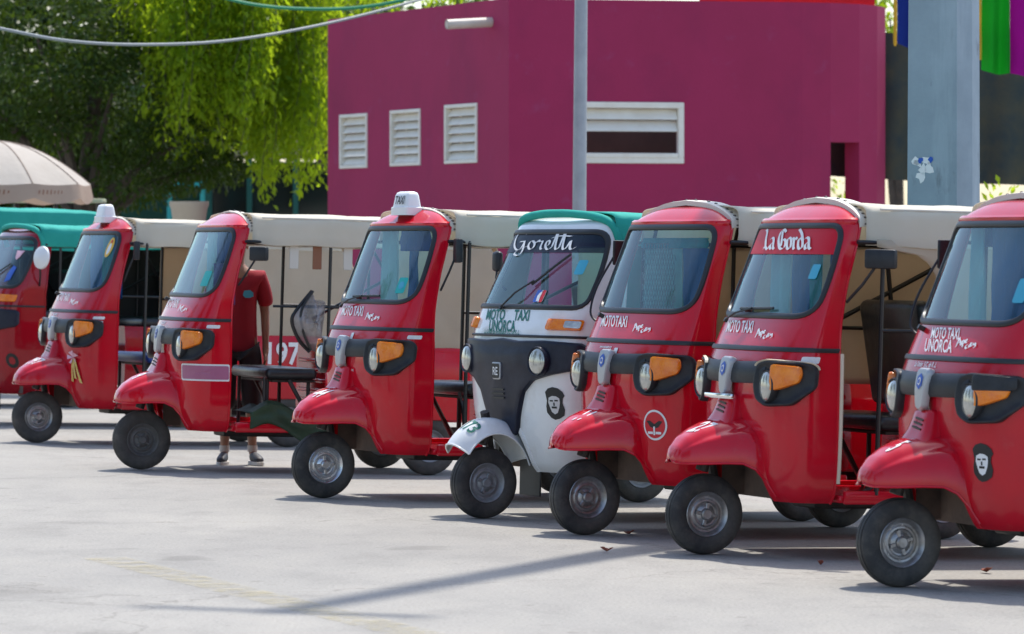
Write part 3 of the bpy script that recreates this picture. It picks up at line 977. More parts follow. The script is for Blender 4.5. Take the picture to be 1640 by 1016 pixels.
def cl(px, py, Y, rx, ry, rz):
    p = at(px, py, Y); return (p.x, p.y, p.z, rx, ry, rz)

g = lambda px, Y: ((px - 820) / 7000 * Y, Y, GB)
tree('broad dark leaved tree at the far left above the beige umbrella', g(120, 65),
     [cl(60, 60, 64, 1.3, 1.3, 1.1), cl(180, 150, 64.5, 1.25, 1.2, 1.0), cl(290, 230, 65, .85, 1.0, .75), cl(70, 190, 66, 1.3, 1.3, .6), cl(210, 290, 65, .85, .9, .42), cl(160, -40, 66, 1.6, 1.5, .9), cl(-60, 130, 65, 1.1, 1.1, 1.2), cl(345, 270, 65.5, .5, .6, .3)],
     'leaf_dark', 26000, .105, .3, .24, sub=7)
def weeping(label, base, spots, N_str, m):
    t = empty('tree', base)
    tag(t, label, 'tree', 'trees behind the taxi rank')
    P = []; D = []; tw = MB(); rnd = random.Random(11)
    for (px0, px1, pyt, pyb, Y, n) in spots:
        for _ in range(n):
            px = rnd.uniform(px0, px1); Yy = Y + rnd.uniform(-1.2, 1.2)
            a = at(px, pyt + rnd.uniform(-40, 60), Yy)
            length = (pyb - pyt) / 7000 * Yy * rnd.uniform(.3, 1.0)
            ang = rnd.uniform(0, 6.28); out = rnd.uniform(.05, .4)
            pts = []
            for k in range(9):
                f = k / 8
                pts.append(Vector((a.x + math.cos(ang) * out * f + .06 * math.sin(6 * f + ang), a.y + math.sin(ang) * out * f, a.z - length * f ** 1.25)) - Vector(base))
            if rnd.random() < .3: tw.tube(pts, .006, 4)
            nl = int(length * 52)
            for q in range(nl):
                f = rnd.random() * 8; i = min(int(f), 7); p = pts[i].lerp(pts[i + 1], f - i)
                an = rnd.uniform(0, 6.28)
                sp = .16 * (1 - .6 * f / 8)
                P.append(p + Vector((rnd.gauss(0, sp), rnd.gauss(0, sp), rnd.gauss(0, .05)))); D.append((math.cos(an) * .5, math.sin(an) * .5, -.8))
    P = np.array(P); D = np.array(D)
    vs = leaves(len(P), lambda N: (P, D), .125, .25, .38)
    link(bpy.data.objects.new('crown', leaf_mesh('crown', vs, m)), t)
    limb = catmull([(0, 0, 0), (.05, 0, 2), (-.2, .2, 4.4), (-1.2, 0, 5.6), (-2.6, -.2, 6.2)], 5)
    tw.tube(limb, [.2 - .13 * i / (len(limb) - 1) for i in range(len(limb))], 10)
    limb = catmull([(.04, 0, 2.2), (.4, -.2, 3.8), (.9, -.2, 5.2)], 5)
    tw.tube(limb, [.12 - .07 * i / (len(limb) - 1) for i in range(len(limb))], 8)
    tw.build('trunk', 'bark', t)
weeping('drooping tree with bright yellow green leaves left of the purple building', g(585, 66),
        [(250, 330, -60, 210, 64, 90), (330, 430, -80, 200, 64, 110), (300, 420, -20, 230, 65.5, 100), (430, 530, -60, 250, 65, 110), (400, 520, 100, 285, 65, 60), (190, 260, -90, 60, 65, 45), (420, 540, 60, 190, 67, 70), (520, 620, -80, 20, 67, 30), (600, 760, -60, 5, 68, 30)], 0, 'leaf_bright')
tree('rounded mid green tree seen behind the drooping tree', g(640, 76),
     [cl(300, 60, 75, 2.2, 1.5, 1.9), cl(480, 80, 76, 2.2, 1.5, 1.7), cl(640, 10, 77, 1.8, 1.2, .9), cl(400, -60, 76, 2.5, 1.5, 1.2)], 'leaf_mid', 9000, .2, .3, .26, sub=4)
tree('dense dark tree standing farthest back at the left edge', g(30, 78),
     [cl(-40, 100, 77, 2.3, 1.5, 2.3), cl(150, 40, 78, 2.2, 1.5, 1.8), cl(60, 220, 78, 2.0, 1.2, 1.2), cl(240, 170, 79, 1.9, 1.2, 1.4), cl(10, 300, 79, 1.8, 1.0, .7)], 'leaf_dark', 15000, .27, .3, .26, sub=4)
tree('light green tree showing past the curved right end of the purple building', g(1440, 70),
     [cl(1425, 30, 70, .8, .8, .8), cl(1400, -20, 71, 1.2, .9, .7), cl(1440, 90, 70, .5, .6, .5)], 'leaf_bright', 2600, .14, .3, .15, sub=4)

for (X_, Y_, nm_) in ((-13, 24, 'leafy street tree left of the paving, nearest the camera'), (-17, 33, 'second leafy street tree left of the paving'), (-15.5, 15, 'leafy street tree left of the camera'), (-20, 44, 'leafy street tree farther along the left side of the paving')):  # out-of-view trees added so glass and paint have something to reflect
    tree(nm_, (X_, Y_, -.02), [(X_, Y_, 4.2, 2.4, 2.4, 1.7), (X_ - 1.6, Y_ + .5, 6.4, 2.2, 2.2, 1.8), (X_ + 1.2, Y_, 6.3, 2.2, 2.2, 1.9), (X_, Y_ + .3, 8.6, 2.1, 2.0, 1.6)], 'leaf_dark', 5000, .32, .3, .28, 'added unseen trees left of the paving', sub=4)
# shrubs on the right
def shrub(label, px, Y, h, r, m, N):
    b0 = g(px, Y); t = empty('shrub', b0); tag(t, label, 'shrub', 'shrubs behind the taxi rank')
    fn = clump_fn([(0, 0, h * .6, r, r * .8, h * .42), (r * .6, .1, h * .5, r * .7, r * .6, h * .38), (-r * .6, 0, h * .45, r * .7, r * .6, h * .36)], .3)
    link(bpy.data.objects.new('crown', leaf_mesh('crown', leaves(N, fn, .1, .1), m)), t)
    MB().tube([(0, 0, 0), (.05, 0, h * .4), (0, .05, h * .8)], [.05, .04, .015], 6).build('stem', 'bark', t)
shrub('yellow green shrub below the green and magenta drape at the right edge', 1605, 48, 2.45, .42, 'leaf_bright', 2600)
shrub('leafy shrub glimpsed through the doorway of the purple building', 1342, 66, 3.0, .5, 'leaf_bright', 2000)

# shop far behind the trees
M['shop_cream'] = mat('shop_cream', (.5, .42, .31), .85, c2=(.42, .35, .26), scale=1)
M['shop_teal'] = mat('shop_teal', (.015, .13, .11), .5)
M['shop_glass'] = mat('shop_glass', (.012, .02, .022), .08, spec=.6)
M['turq'] = mat('turquoise', (.02, .36, .36), .6)
sh = empty('shop_building', ((430 - 820) / 7000 * 82, 82, GB))
tag(sh, 'cream shop with dark glass front in teal frames behind the drooping tree', 'building')
def sx(px): return (px - 820) / 7000 * 82 - sh.location.x
def sz(py): return CAM_H + (393 - py) / 7000 * 82 - GB
MB().box(((sx(300) + sx(640)) / 2, 1.5, (sz(250) + sz(-100)) / 2), (sx(640) - sx(300), 3.4, sz(-100) - sz(250))).build('wall', 'shop_cream', sh, smooth=False)
MB().box(((sx(-80) + sx(300)) / 2, 2.3, (sz(300) + sz(120)) / 2), (sx(300) - sx(-80) - .01, 3.4, sz(120) - sz(300))).build('side_wall', 'shop_cream', sh, smooth=False)
MB().box(((sx(-80) + sx(640)) / 2, 3.0, sz(262) / 2), (sx(640) - sx(-80), 2.8, sz(252))).build('lower_wall', 'shop_teal', sh, smooth=False)
for a, b in ((330, 340), (396, 404), (470, 478), (548, 556)):
    MB().box(((sx(a) + sx(b)) / 2, -.05, sz(252) / 2), (sx(b) - sx(a), .2, sz(252) - .01)).build('door_frame', 'shop_teal', sh, smooth=False)
for a, b in ((340, 396), (404, 470), (478, 548)):
    MB().box(((sx(a) + sx(b)) / 2, .03, sz(262) / 2), (sx(b) - sx(a) - .004, .06, sz(262) - .02)).build('pane', 'shop_glass', sh, smooth=False)
# turquoise vendor's cart
vc = empty('vendor_cart', ((298 - 820) / 7000 * 74, 74, GB)); tag(vc, 'turquoise vendor cart with a small roof behind the dark tree', 'cart')
m = MB(); m.box((0, 0, 1.9), (.62, .6, .28)); m.build('counter', 'turq', vc, smooth=False)
m = MB(); m.box((0, 0, 2.9), (.75, .8, .07)); m.build('roof', 'turq', vc, smooth=False)
for dx in (-.28, .28):
    for dy in (-.25, .25): MB().tube([(dx, dy, 0), (dx, dy, 2.87)], .025, 6).build('post', 'turq', vc)
# planter
m = MB(); m.lathe([(.0, 0), (.17, 0), (.24, .5), (.26, .55), (.26, .6), (.21, .6), (.2, .5), (0, .5)], (0, 0, 0), (0, 0, 1), 24)
m.v = [(x * 1.0, y, z * 1.0) for x, y, z in m.v]
o = m.build('planter', 'shop_cream'); o.location = ((303 - 820) / 7000 * 58, 58, GB + 1.85)
tag(o, 'rounded cream planter on a grey pedestal behind the left mototaxis', 'planter')
m = MB().rbox((0, 0, .92), (.36, .36, 1.84), .02); o = m.build('pedestal', 'concrete', angle=30); o.location = ((303 - 820) / 7000 * 58, 58, GB)
tag(o, 'grey concrete pedestal under the cream planter', 'pedestal')

# umbrella, table and bottle at the far left
M['umb'] = cloth_mat('beige_umbrella_cloth', (.56, .51, .45), .25, (.5, .45, .39))
M['umb_tan'] = cloth_mat('tan_valance_cloth', (.5, .38, .3), .3, (.45, .34, .27))
ub = empty('market_umbrella', ((-8 - 820) / 7000 * 52, 52, GB)); tag(ub, 'large beige market umbrella with scalloped valance at the left edge', 'umbrella')
NR = 10; rad = 1.14
ztop, zrim = CAM_H + (393 - 226) / 7000 * 52 - GB, CAM_H + (393 - 296) / 7000 * 52 - GB
m = MB(); rows = []
for i in range(11):
    f = i / 10; row = []
    for k in range(NR * 6 + 1):
        a = 2 * math.pi * k / (NR * 6) + .2
        sg = abs(math.sin(a_ := (k % 6) / 6 * math.pi)) * .05 * f
        r = rad * f * (1 - sg)
        row.append((r * math.cos(a), r * math.sin(a), zrim + (ztop - zrim) * (1 - f ** 1.9) - sg * .35))
    rows.append(row)
m.grid(rows); m.build('canopy', 'umb', ub, angle=60)
m = MB(); rows = []
for i in range(4):
    f = i / 3; row = []
    for k in range(NR * 6 + 1):
        a = 2 * math.pi * k / (NR * 6) + .2
        q = (k % 6) / 6 * math.pi
        sg = abs(math.sin(q)) * .05
        r = rad * (1 - sg) * (1 + .03 * f)
        row.append((r * math.cos(a), r * math.sin(a), zrim - sg * .35 - f * (.17 + .05 * abs(math.sin(q)))))
    rows.append(row)
m.grid(rows); vl = m.build('valance', 'umb_tan', ub, angle=60)
MB().tube([(0, 0, 0), (0, 0, ztop)], .03, 10).build('pole', 'galv', ub)
for k in range(NR):
    a = 2 * math.pi * k / NR + .2
    MB().tube([(rad * f * math.cos(a), rad * f * math.sin(a), zrim + (ztop - zrim) * (1 - f ** 1.9) + .004) for f in np.linspace(.02, 1, 9)], .007, 5).build('seam', 'umb_tan', ub)
for k in range(NR):
    a = 2 * math.pi * k / NR + .2
    MB().tube([(0, 0, ztop - .12), (rad * .97 * math.cos(a), rad * .97 * math.sin(a), zrim - .015)], .008, 5).build('rib', 'galv', ub)
m = MB(); rnd = random.Random(5)
for (a0, n) in ((-R(82), 7), (-R(48), 7), (-R(118), 5)):
    for q in range(n):
        a = a0 + R(2.6) * (q - n / 2); r = rad * 1.0
        c = Vector((r * math.cos(a), r * math.sin(a), zrim - .10)); T = Vector((-math.sin(a), math.cos(a), 0)); nn = Vector((math.cos(a), math.sin(a), 0)) * .03
        h = rnd.uniform(.03, .055)
        m.add([c + nn - T * .012 + Vector((0, 0, -h / 2)), c + nn + T * .006 + Vector((0, 0, -h / 2)), c + nn + T * .012 + Vector((0, 0, h / 2)), c + nn - T * .004 + Vector((0, 0, h / 2))], [(0, 1, 2, 3)])
m.build('lettering', 'print_brown', vl, smooth=False)['kind'] = 'stuff'
M['tabletop'] = mat('table_top', (.55, .5, .25), .5, c2=(.25, .4, .35), scale=9)
tb = empty('stall_table', ((95 - 820) / 7000 * 53.5, 53.5, GB)); tag(tb, 'stall table with patterned top and dark legs beneath the beige umbrella', 'table')
zt = CAM_H + (393 - 322) / 7000 * 53.5 - GB
MB().rbox((0, 0, zt), (1.1, .6, .05), .01).build('table_top', 'tabletop', tb, angle=30)
for dx in (-.5, -.02, .5): MB().tube([(dx, -.2, 0), (dx, -.2, zt - .03)], .03, 8).build('leg', 'tube', tb)
M['bottle'] = mat('green_bottle', (.06, .2, .12), .15)
m = MB().lathe([(0, 0), (.035, 0), (.037, .1), (.014, .16), (.014, .2), (0, .2)], (0, 0, 0), (0, 0, 1), 14)
o = m.build('bottle', 'bottle'); o.location = (tb.location.x - .13, 53.4, GB + zt + .026); tag(o, 'small green bottle standing on the stall table under the umbrella', 'bottle')
M['white_box'] = mat('white_crate', (.66, .66, .64), .6)
wb = MB().rbox((0, 0, (zt - .3) / 2), (1.25, .35, zt - .3), .02).build('cool_box', 'white_box', angle=30)
wb.location = (tb.location.x - .2, 54.2, GB); tag(wb, 'tall white cool box behind the legs of the stall table', 'box')

# drapes and shade net at the right
def drape(name, label, cat, pts, m, depth=.12, folds=5, group=None, seed=1):
    """hanging cloth: top line and bottom line in space, with folds"""
    (x0, z0t, z0b), (x1, z1t, z1b), Y = pts
    t = MB(); rows = []; n = 36
    for j in range(14):
        f = j / 13; row = []
        for i in range(n + 1):
            a = i / n
            zt_ = z0t + (z1t - z0t) * a; zb_ = z0b + (z1b - z0b) * a - .03 * math.sin(a * math.pi) * f
            x = x0 + (x1 - x0) * a
            y = Y + depth * math.sin(a * math.pi * 2 * folds / 2 + seed + f * .8) * (.35 + .65 * f) + .04 * noise.noise((x * 2, f * 4, seed))
            row.append((x - (x0 + x1) / 2, y - Y, zt_ + (zb_ - zt_) * f - min(z0b, z1b)))
        rows.append(row)
    t.grid(rows)
    o = t.build(name, m, angle=80)
    o.location = ((x0 + x1) / 2, Y, min(z0b, z1b))
    tag(o, label, cat, group)
    return o
def W(px, Y): return (px - 820) / 7000 * Y
def Z(py, Y): return CAM_H + (393 - py) / 7000 * Y
M['cl_green'] = cloth_mat('green_cloth', (.005, .26, .012), .3)
M['cl_magenta'] = cloth_mat('magenta_cloth', (.24, .0, .17), .3)
M['cl_blue'] = cloth_mat('blue_cloth', (.006, .02, .16), .3)
M['cl_yellow'] = cloth_mat('yellow_cloth', (.6, .36, .04), .3)
M['cl_red'] = cloth_mat('red_cloth', (.5, .012, .02), .3)
M['net'] = mat('dark_shade_net', (.03, .045, .045), .9, c2=(.075, .07, .04), scale=2.5, bump=.3, bscale=12)
Y = 50
drape('drape', 'bright green cloth drape beside the magenta one at the right edge', 'drape', ((W(1572, Y), Z(-80, Y), Z(112, Y)), (W(1616, Y), Z(-80, Y), Z(118, Y)), Y), 'cl_green', .06, 3, 'cloth drapes at the right', 1)
drape('drape', 'magenta cloth drape at the top right corner', 'drape', ((W(1617, Y), Z(-80, Y), Z(118, Y)), (W(1720, Y), Z(-80, Y), Z(130, Y)), Y), 'cl_magenta', .06, 4, 'cloth drapes at the right', 2)
drape('drape', 'deep blue cloth drape just left of the thick utility pole', 'drape', ((W(1436, Y), Z(-80, Y), Z(70, Y)), (W(1500, Y), Z(-80, Y), Z(85, Y)), Y), 'cl_blue', .06, 3, 'cloth drapes at the right', 3)
drape('drape', 'narrow yellow cloth drape just right of the thick utility pole', 'drape', ((W(1545, Y), Z(-80, Y), Z(95, Y)), (W(1571, Y), Z(-80, Y), Z(96, Y)), Y), 'cl_yellow', .04, 2, 'cloth drapes at the right', 4)
drape('drape', 'thin yellow cloth strip left of the blue drape', 'drape', ((W(1430, Y), Z(-80, Y), Z(70, Y)), (W(1436, Y), Z(-80, Y), Z(71, Y)), Y), 'cl_yellow', .02, 1, 'cloth drapes at the right', 5)
drape('shade_net', 'wide dark shade net hung below the coloured drapes at the right', 'net', ((W(1290, 57.5), Z(40, 57.5), Z(280, 57.5)), (W(1800, 57.5), Z(90, 57.5), Z(300, 57.5)), 57.5), 'net', .10, 11)
drape('awning', 'red awning edge peeping above the flat top of the purple building', 'awning', ((W(1120, 64), Z(-60, 64), Z(12, 64)), (W(1400, 64), Z(-60, 64), Z(14, 64)), 64), 'cl_red', .08, 9)
o = MB().rbox((0, 0, .95), (.1, .1, 1.9 + .35), .01).build('post', 'cl_yellow', angle=30); o.location = (W(1448, 47), 47, GB + .2); tag(o, 'short yellow post left of the thick utility pole', 'post')
lw = MB().rbox((0, 0, 1.2), (9.0, .25, 2.4), .02).build('low_wall', 'concrete', angle=30); lw.location = (W(1690, 60), 60.5, GB); tag(lw, 'low grey wall behind the shade net at the right', 'wall')

# overhead cables
def cable(name, label, pts, r, m):
    c = pts[0]
    o = MB().tube([p - c for p in catmull(pts, 10)], r, 6).build(name, m)
    o.location = c; tag(o, label, 'cable', None)
M['cable_grey'] = mat('grey_cable', (.22, .25, .26), .5); M['cable_green'] = mat('green_cable', (.0, .22, .1), .5)
cable('cable', 'grey overhead cable sagging across the trees to the purple building', [at(-200, 5, 44), at(0, 46, 45), at(110, 66, 46), at(230, 72, 47), at(370, 65, 48), at(525, 38, 49), at(680, -2, 50), at(800, -40, 51)], .017, 'cable_grey')
cable('cable', 'green overhead cable dipping in front of the drooping tree', [at(300, -22, 50), at(370, 0, 50), at(430, 11, 50), at(500, 15, 50), at(570, 13, 50), at(640, 2, 50), at(720, -20, 50)], .02, 'cable_green')

# ------------------------------------------------------------------ wheels
RW = .222
def tyre_mb():
    m = MB()
    h = [(.118, .040), (.13, .050), (.155, .057), (.18, .057), (.200, .051), (.213, .042), (.217, .034), (.217, .030), (.2125, .028), (.2125, .024), (.2205, .022), (.222, .012), (.222, .004), (.2165, .003)]
    prof = h + [(r, -y) for r, y in h[::-1]]
    return m.lathe(prof, seg=56)
def rim_mb():
    m = MB()
    h = [(.121, .043), (.124, .047), (.121, .050), (.113, .046), (.106, .036), (.098, .026), (.088, .024), (.080, .030), (.071, .031), (.064, .024), (.055, .022), (.047, .030), (.034, .034), (.031, .046), (.024, .052), (.0, .053)]
    m.lathe(h, seg=48); m.lathe([(r, -y) for r, y in h], seg=48)
    for k in range(4):
        t = R(45 + 90 * k)
        for sg in (-1, 1):
            c = Vector((math.cos(t) * .055, sg * .030, math.sin(t) * .055))
            m.lathe([(.0, .010 * sg), (.009, .010 * sg), (.009, 0)], c, (0, 1, 0), 8)
            a = Vector((math.cos(t), 0, math.sin(t)))
            m.rbox(Vector((0, sg * .030, 0)) + a * .038, (.05, .014, .022), .004, 1, Matrix.Rotation(-t, 3, 'Y'))
    for k in range(8):
        t = R(22 + 45 * k)
        for sg in (-1, 1):
            m.lathe([(.0, .002 * sg), (.006, .002 * sg), (.006, -.003 * sg)], Vector((math.cos(t) * .088, sg * .026, math.sin(t) * .088)), (0, 1, 0), 6)
    return m
def wheel(root, loc, rim='rim', tyre='tyre', steer=0.0, roll=0.0, name='front_wheel'):
    w = empty('wheel', loc); w.parent = root
    w.rotation_euler = (0, roll, steer)
    part('tyre', 0, tyre_mb, tyre, w, angle=25)
    part('rim', 0, rim_mb, rim, w, angle=30)
    return w

# ------------------------------------------------------------------ mudguard of the red mototaxi
MG = [(.212, .006, .526, .518), (.206, .06, .552, .508), (.19, .10, .592, .503), (.145, .145, .645, .503), (.07, .19, .695, .507), (0, .225, .726, .512), (-.09, .262, .75, .512), (-.15, .305, .762, .482), (-.205, .338, .768, .42), (-.255, .362, .77, .335)]
def mg_at(x):
    xs = [r[0] for r in MG][::-1]
    return [np.interp(x, xs, [r[k] for r in MG][::-1]) for k in (1, 2, 3)]
def mg_pt(x, ph, off=0.0):
    b, zt, zb = mg_at(x)
    p = .62
    c, s = math.cos(ph), math.sin(ph)
    y = b * math.copysign(abs(c) ** p, c); z = zb + (zt - zb) * abs(s) ** .85
    # crease along the flank: below it the skin flares out
    t = max(0.0, min(1.0, (.20 - x) / .40)); ridge = .60 + .13 * t ** .7 if t > 0 else .6
    k = 1 / (1 + math.exp((abs(s) - ridge) / .018)) * min(1, t * 3) * max(0.0, 1 - max(0, t - .75) / .35)
    y *= 1 + .17 * k
    return Vector((x, y * (1 + off / max(b, .02)), z + off))
def mudguard_mb():
    st = [p.x for p in catmull([(r[0], 0, 0) for r in MG], 4)]
    rows = [[mg_pt(x, R(a)) for a in np.linspace(0, 180, 73)] for x in st]
    m = MB().grid(rows)
    # rolled lip
    for a in (0, 180):
        m.tube([mg_pt(x, R(a)) for x in st[2:]], .007, 6)
    return m
def hump_mb():
    m = MB(); rows = []
    for (z, x1, hw) in ((.70, -.02, .17), (.735, -.052, .140), (.78, -.078, .118), (.83, -.096, .104), (.868, -.106, .098), (.880, -.118, .09), (.884, -.16, .08)):
        ring = []
        for (fx, fy) in ((-.14, 1), (-.03, 1), (-.008, .9), (0, .7), (0, .35), (0, 0), (0, -.35), (0, -.7), (-.008, -.9), (-.03, -1), (-.14, -1)):
            ring.append((x1 + fx, fy * hw, z))
        rows.append(ring)
    m.grid(rows); return m
def slots_mb():
    m = MB()
    for k in range(3):
        pass
    return m
def slot_mb(k):
    z = .79 + .022 * k
    return MB().box((-.080 - (z - .79) * .36, .012, z), (.012, .095 - .006 * k, .009), Matrix.Rotation(R(-8), 3, 'X'))

# ------------------------------------------------------------------ red mototaxi parts
HOUS = fillet([(.31, .935), (.32, 1.05), (.395, 1.068), (.665, 1.066), (.705, 1.035), (.705, .935), (.585, .835), (.41, .825), (.335, .86)], .028, 4)
def mir(o): return [(-u, z) for u, z in o][::-1]
def housing_mb(sg):
    o = HOUS if sg > 0 else mir(HOUS)
    return APE.patch(o, [(1.0, -.002), (1.0, .020), (.985, .034), (.95, .043), (.90, .045), (.86, .042), (.82, .036), (.7, .030), (.5, .028), (.25, .028)], N=84)
def bar_mb():
    m = MB(); rows = []
    for (z, off) in ((.945, 0), (.945, .022), (.96, .032), (1.0, .036), (1.042, .032), (1.058, .022), (1.058, 0)):
        rows.append([APE.pt(u, z + .006 * (abs(u) / .36) ** 2, off) for u in np.linspace(-.40, .40, 41)])
    return m.grid(rows)
LAMP_D = Vector((1, .0, .02)).normalized()
def lamp_c(S, u, z, off, sg):
    p = S.pt(u, z, off); return Vector((p.x, p.y * sg, p.z))
def headlight_mb(S, u, z, off, sg, r, d=LAMP_D):
    c = lamp_c(S, u, z, off, sg); ax = Vector((d.x, d.y * sg, d.z))
    pr = [(r, -.05), (r, 0), (r * .96, .007), (r * .8, .014), (r * .5, .019), (r * .2, .021), (0, .0212)]
    return MB().lathe(pr, c, ax, 32)
def bezel_mb(S, u, z, off, sg, r, d=LAMP_D):
    c = lamp_c(S, u, z, off, sg); ax = Vector((d.x, d.y * sg, d.z))
    return MB().lathe([(r, -.05), (r * 1.10, -.03), (r * 1.12, .004), (r * 1.06, .012), (r * 1.0, .006)], c, ax, 32)
IND = fillet([(.46, 1.046), (.62, 1.044), (.63, 1.0), (.618, .958), (.54, .927), (.468, .907)], .014, 4)
def ind_mb(sg):
    o = IND if sg > 0 else mir(IND)
    return APE.patch(o, [(1, .02), (1, .054), (.94, .064), (.8, .066), (.55, .066), (.3, .066)], N=48)
SHIELD = fillet([(-.06, 1.072), (.06, 1.072), (.056, .99), (.036, .885), (0, .872), (-.036, .885), (-.056, .99)], .018, 4)
def hexa(r, cz, k=1.0): return [(r * k * math.cos(R(90 + 60 * i)), cz + r * math.sin(R(90 + 60 * i))) for i in range(6)]
def seam_mb(S, z, zz=0.012):
    L = float(np.interp(z, S.z, S.L)) - .004
    line = [(u, z) for u in np.linspace(-L, L, 90)]
    return S.band(line, [(-zz, -.002), (-zz, .008), (0, .011), (zz, .008), (zz, -.002)], closed=False)
def edge_mb(S, side):
    m = MB()
    for j in (side,):
        m.tube([S.P[i, j] for i in range(0, S.NS - 6, 3)], .009, 6)
    rows = S.P[0]
    m.tube([rows[i] for i in range(0, S.NU, 3) if abs(rows[i][1]) > .31], .004, 5) if False else None
    return m
def arch_test(c):
    return (c[1] / .35) ** 2 + ((c[2] - .30) / .42) ** 2 < 1
def arch_lip(S, side, A=.352, Bz=.422, z00=.30):
    m = MB()
    for sg in (side,):
        pts = []
        for k in range(17):
            a = R(2 + 60 * k / 16)
            y = A * math.cos(a); z = z00 + Bz * math.sin(a)
            # find u for that y
            lo, hi = 0, .8
            for _ in range(24):
                mid = (lo + hi) / 2
                if S.raw(mid, z).y < y: lo = mid
                else: hi = mid
            pts.append((sg * lo, max(z, z00 + .012)))
        S.band(pts if sg > 0 else pts[::-1], [(-.02, -.004), (-.018, .005), (0, .008), (.018, .005), (.02, -.004)], closed=False, mb=m)
    return m

def wiper_mb(S, u0, z0, u1, z1, blade):
    m = MB()
    m.tube([S.pt(u0, z0, .012), S.pt(u0, z0, .03)], .014, 8)
    m.tube([S.pt(u0, z0, .026), S.pt((u0 + u1) / 2, (z0 + z1) / 2, .04), S.pt(u1, z1, .022)], .006, 6)
    (a, b), (c, d) = blade
    m.tube([S.pt(a + (c - a) * k / 8, b + (d - b) * k / 8, .012) for k in range(9)], .008, 6)
    return m
def mirror_mb(y, z, x, size, arm0, rz=-14):
    m = MB()
    c = Vector((x, y, z))
    m.rbox(c, size, .015, 2, Matrix.Rotation(R(rz), 3, 'Z'))
    m.tube([arm0, (Vector(arm0) + c) / 2 + Vector((.02, .03, -.02)), c], .008, 6)
    return m

# canvas top: cross-sections along the vehicle
def canopy_mb(H=1.945, HW=.635, zb=1.70, x0=-.655, x1=-2.52, seed=0, sag=.008):
    xs = np.linspace(x0, x1, 44)
    bows = [-.66, -1.25, -1.9, -2.5]
    rows = []
    for i, x in enumerate(xs):
        f = (x - x0) / (x1 - x0)
        bw = min(abs(x - b) for b in bows)
        sg = -sag * min(1, bw / .3)
        taper = 1 if f < .93 else 1 - .9 * ((f - .93) / .07) ** 2 * .12
        fr = math.exp(-((x - x0) / .10) ** 2)
        top = H + sg - .05 * (0 if f < .85 else ((f - .85) / .15) ** 2)
        hw = HW - .045 * fr
        zbb = zb + .012 * fr
        half = [(hw, zbb), (hw + .006, zbb + .05), (hw + .006, zbb + .10), (hw + .004, top - .078), (hw - .012, top - .040), (hw - .055, top - .022), (hw - .15, top - .012), (hw * .5, top - .004), (0, top)]
        half = [(p.x, p.y) for p in catmull([(a, b, 0) for a, b in half], 4)]
        ring = []
        for (y, z) in half + [(-y, z) for y, z in half[::-1][1:]]:
            w1 = noise.noise((x * 3.1, y * 2.3 + seed * 7, z * 2.0)) * .008 + noise.noise((x * 11, y * 5 + seed * 3, z * 7)) * .005
            edge = .5; w1 *= min(1, .25 + max(0, z - zbb) / .12)
            ring.append((x, y * (1 + w1 * .7 * edge), z + w1 * .9 + (.004 * math.sin(x * 13 + seed) if z < zbb + .01 else 0)))
        rows.append(ring)
    return MB().grid(rows)
def piping_mb(sg, H=1.945, HW=.635):
    return MB().tube([(x, sg * (HW - .010 + .003 * noise.noise((x * 4, sg, 1))), H - .040 + .004 * noise.noise((x * 3, sg, 5))) for x in np.linspace(-.72, -2.35, 30)], .006, 6)
def hem_mb(H=1.962, HW=.565, x=-.665, ex=0.0):
    m = MB(); rows = []
    pts = []
    half = [(.562, 1.79), (.553, 1.838), (.508, 1.868), (.436, 1.897), (.338, 1.923), (.215, 1.943), (0, 1.956)]
    half = [(p.x, p.y) for p in catmull([(a, b, 0) for a, b in half], 6)]
    prof = half + [(-y, z) for y, z in half[::-1][1:]]
    for dx, dz in ((.03, -.012), (.03, -.001), (.02, .003), (-.03, .003), (-.045, -.004)):
        rows.append([(x + dx * (1 + ex * 45) - ex, y * (1 + (dz + ex) * .5), z + dz + ex * (1 if dz > -.01 else 0)) for y, z in prof])
    m.grid(rows); return m
def rivets_mb(H=1.962, HW=.565, x=-.665):
    m = MB()
    half = [(.562, 1.79), (.553, 1.838), (.508, 1.868), (.436, 1.897), (.338, 1.923), (.215, 1.943), (0, 1.956)]
    half = [(p.x, p.y) for p in catmull([(a, b, 0) for a, b in half], 6)]
    prof = half + [(-y, z) for y, z in half[::-1][1:]]
    for k in range(2, len(prof) - 2, 4):
        y, z = prof[k]
        m.lathe([(0, .009), (.009, .006), (.011, 0)], (x, y, z + .002), (0, y * .6, 1), 8)
    return m
def side_tarp_mb(sg, xf, rounded=False, zb=.93, zt=1.74, seed=0, y=.632):
    rows = []
    for j in range(22):
        z = zb + (zt - zb) * j / 21
        xr = -2.64 if z < 1.55 else -2.64 + .14 * (z - 1.55) / (zt - 1.55)
        x_f = xf
        if rounded:
            rr = .22; d = z - (zt - .06 - rr)
            if d > 0: x_f = xf + rr - math.sqrt(max(0, rr * rr - min(d, rr) ** 2)) if d < rr else min(xf + rr + .25, -.70)
            if d >= rr: x_f = min(xf + rr + .32, -.70)
        row = []
        for i in range(30):
            x = x_f + (xr - x_f) * i / 29
            w1 = .018 * noise.noise((x * 2.2, z * 3 + seed, sg)) + .008 * noise.noise((x * 8, z * 5, seed + 5))
            row.append((x, sg * (y + w1 + .012 * math.sin((z - zb) / (zt - zb) * math.pi)), z))
        rows.append(row)
    return MB().grid(rows)
def rear_tarp_mb(seed=0):
    rows = []
    for j in range(18):
        z = .93 + .95 * j / 17
        xr = -2.64 if z < 1.55 else -2.64 + .14 * (z - 1.55) / .33
        hw = .632 if z < 1.75 else .632 - .10 * ((z - 1.75) / .13) ** 2
        rows.append([(xr - .01 * math.sin(i / 20 * math.pi) - .012 * noise.noise((i * .3, z * 3, seed)), hw * (1 - i / 10), z) for i in range(21)])
    return MB().grid(rows)
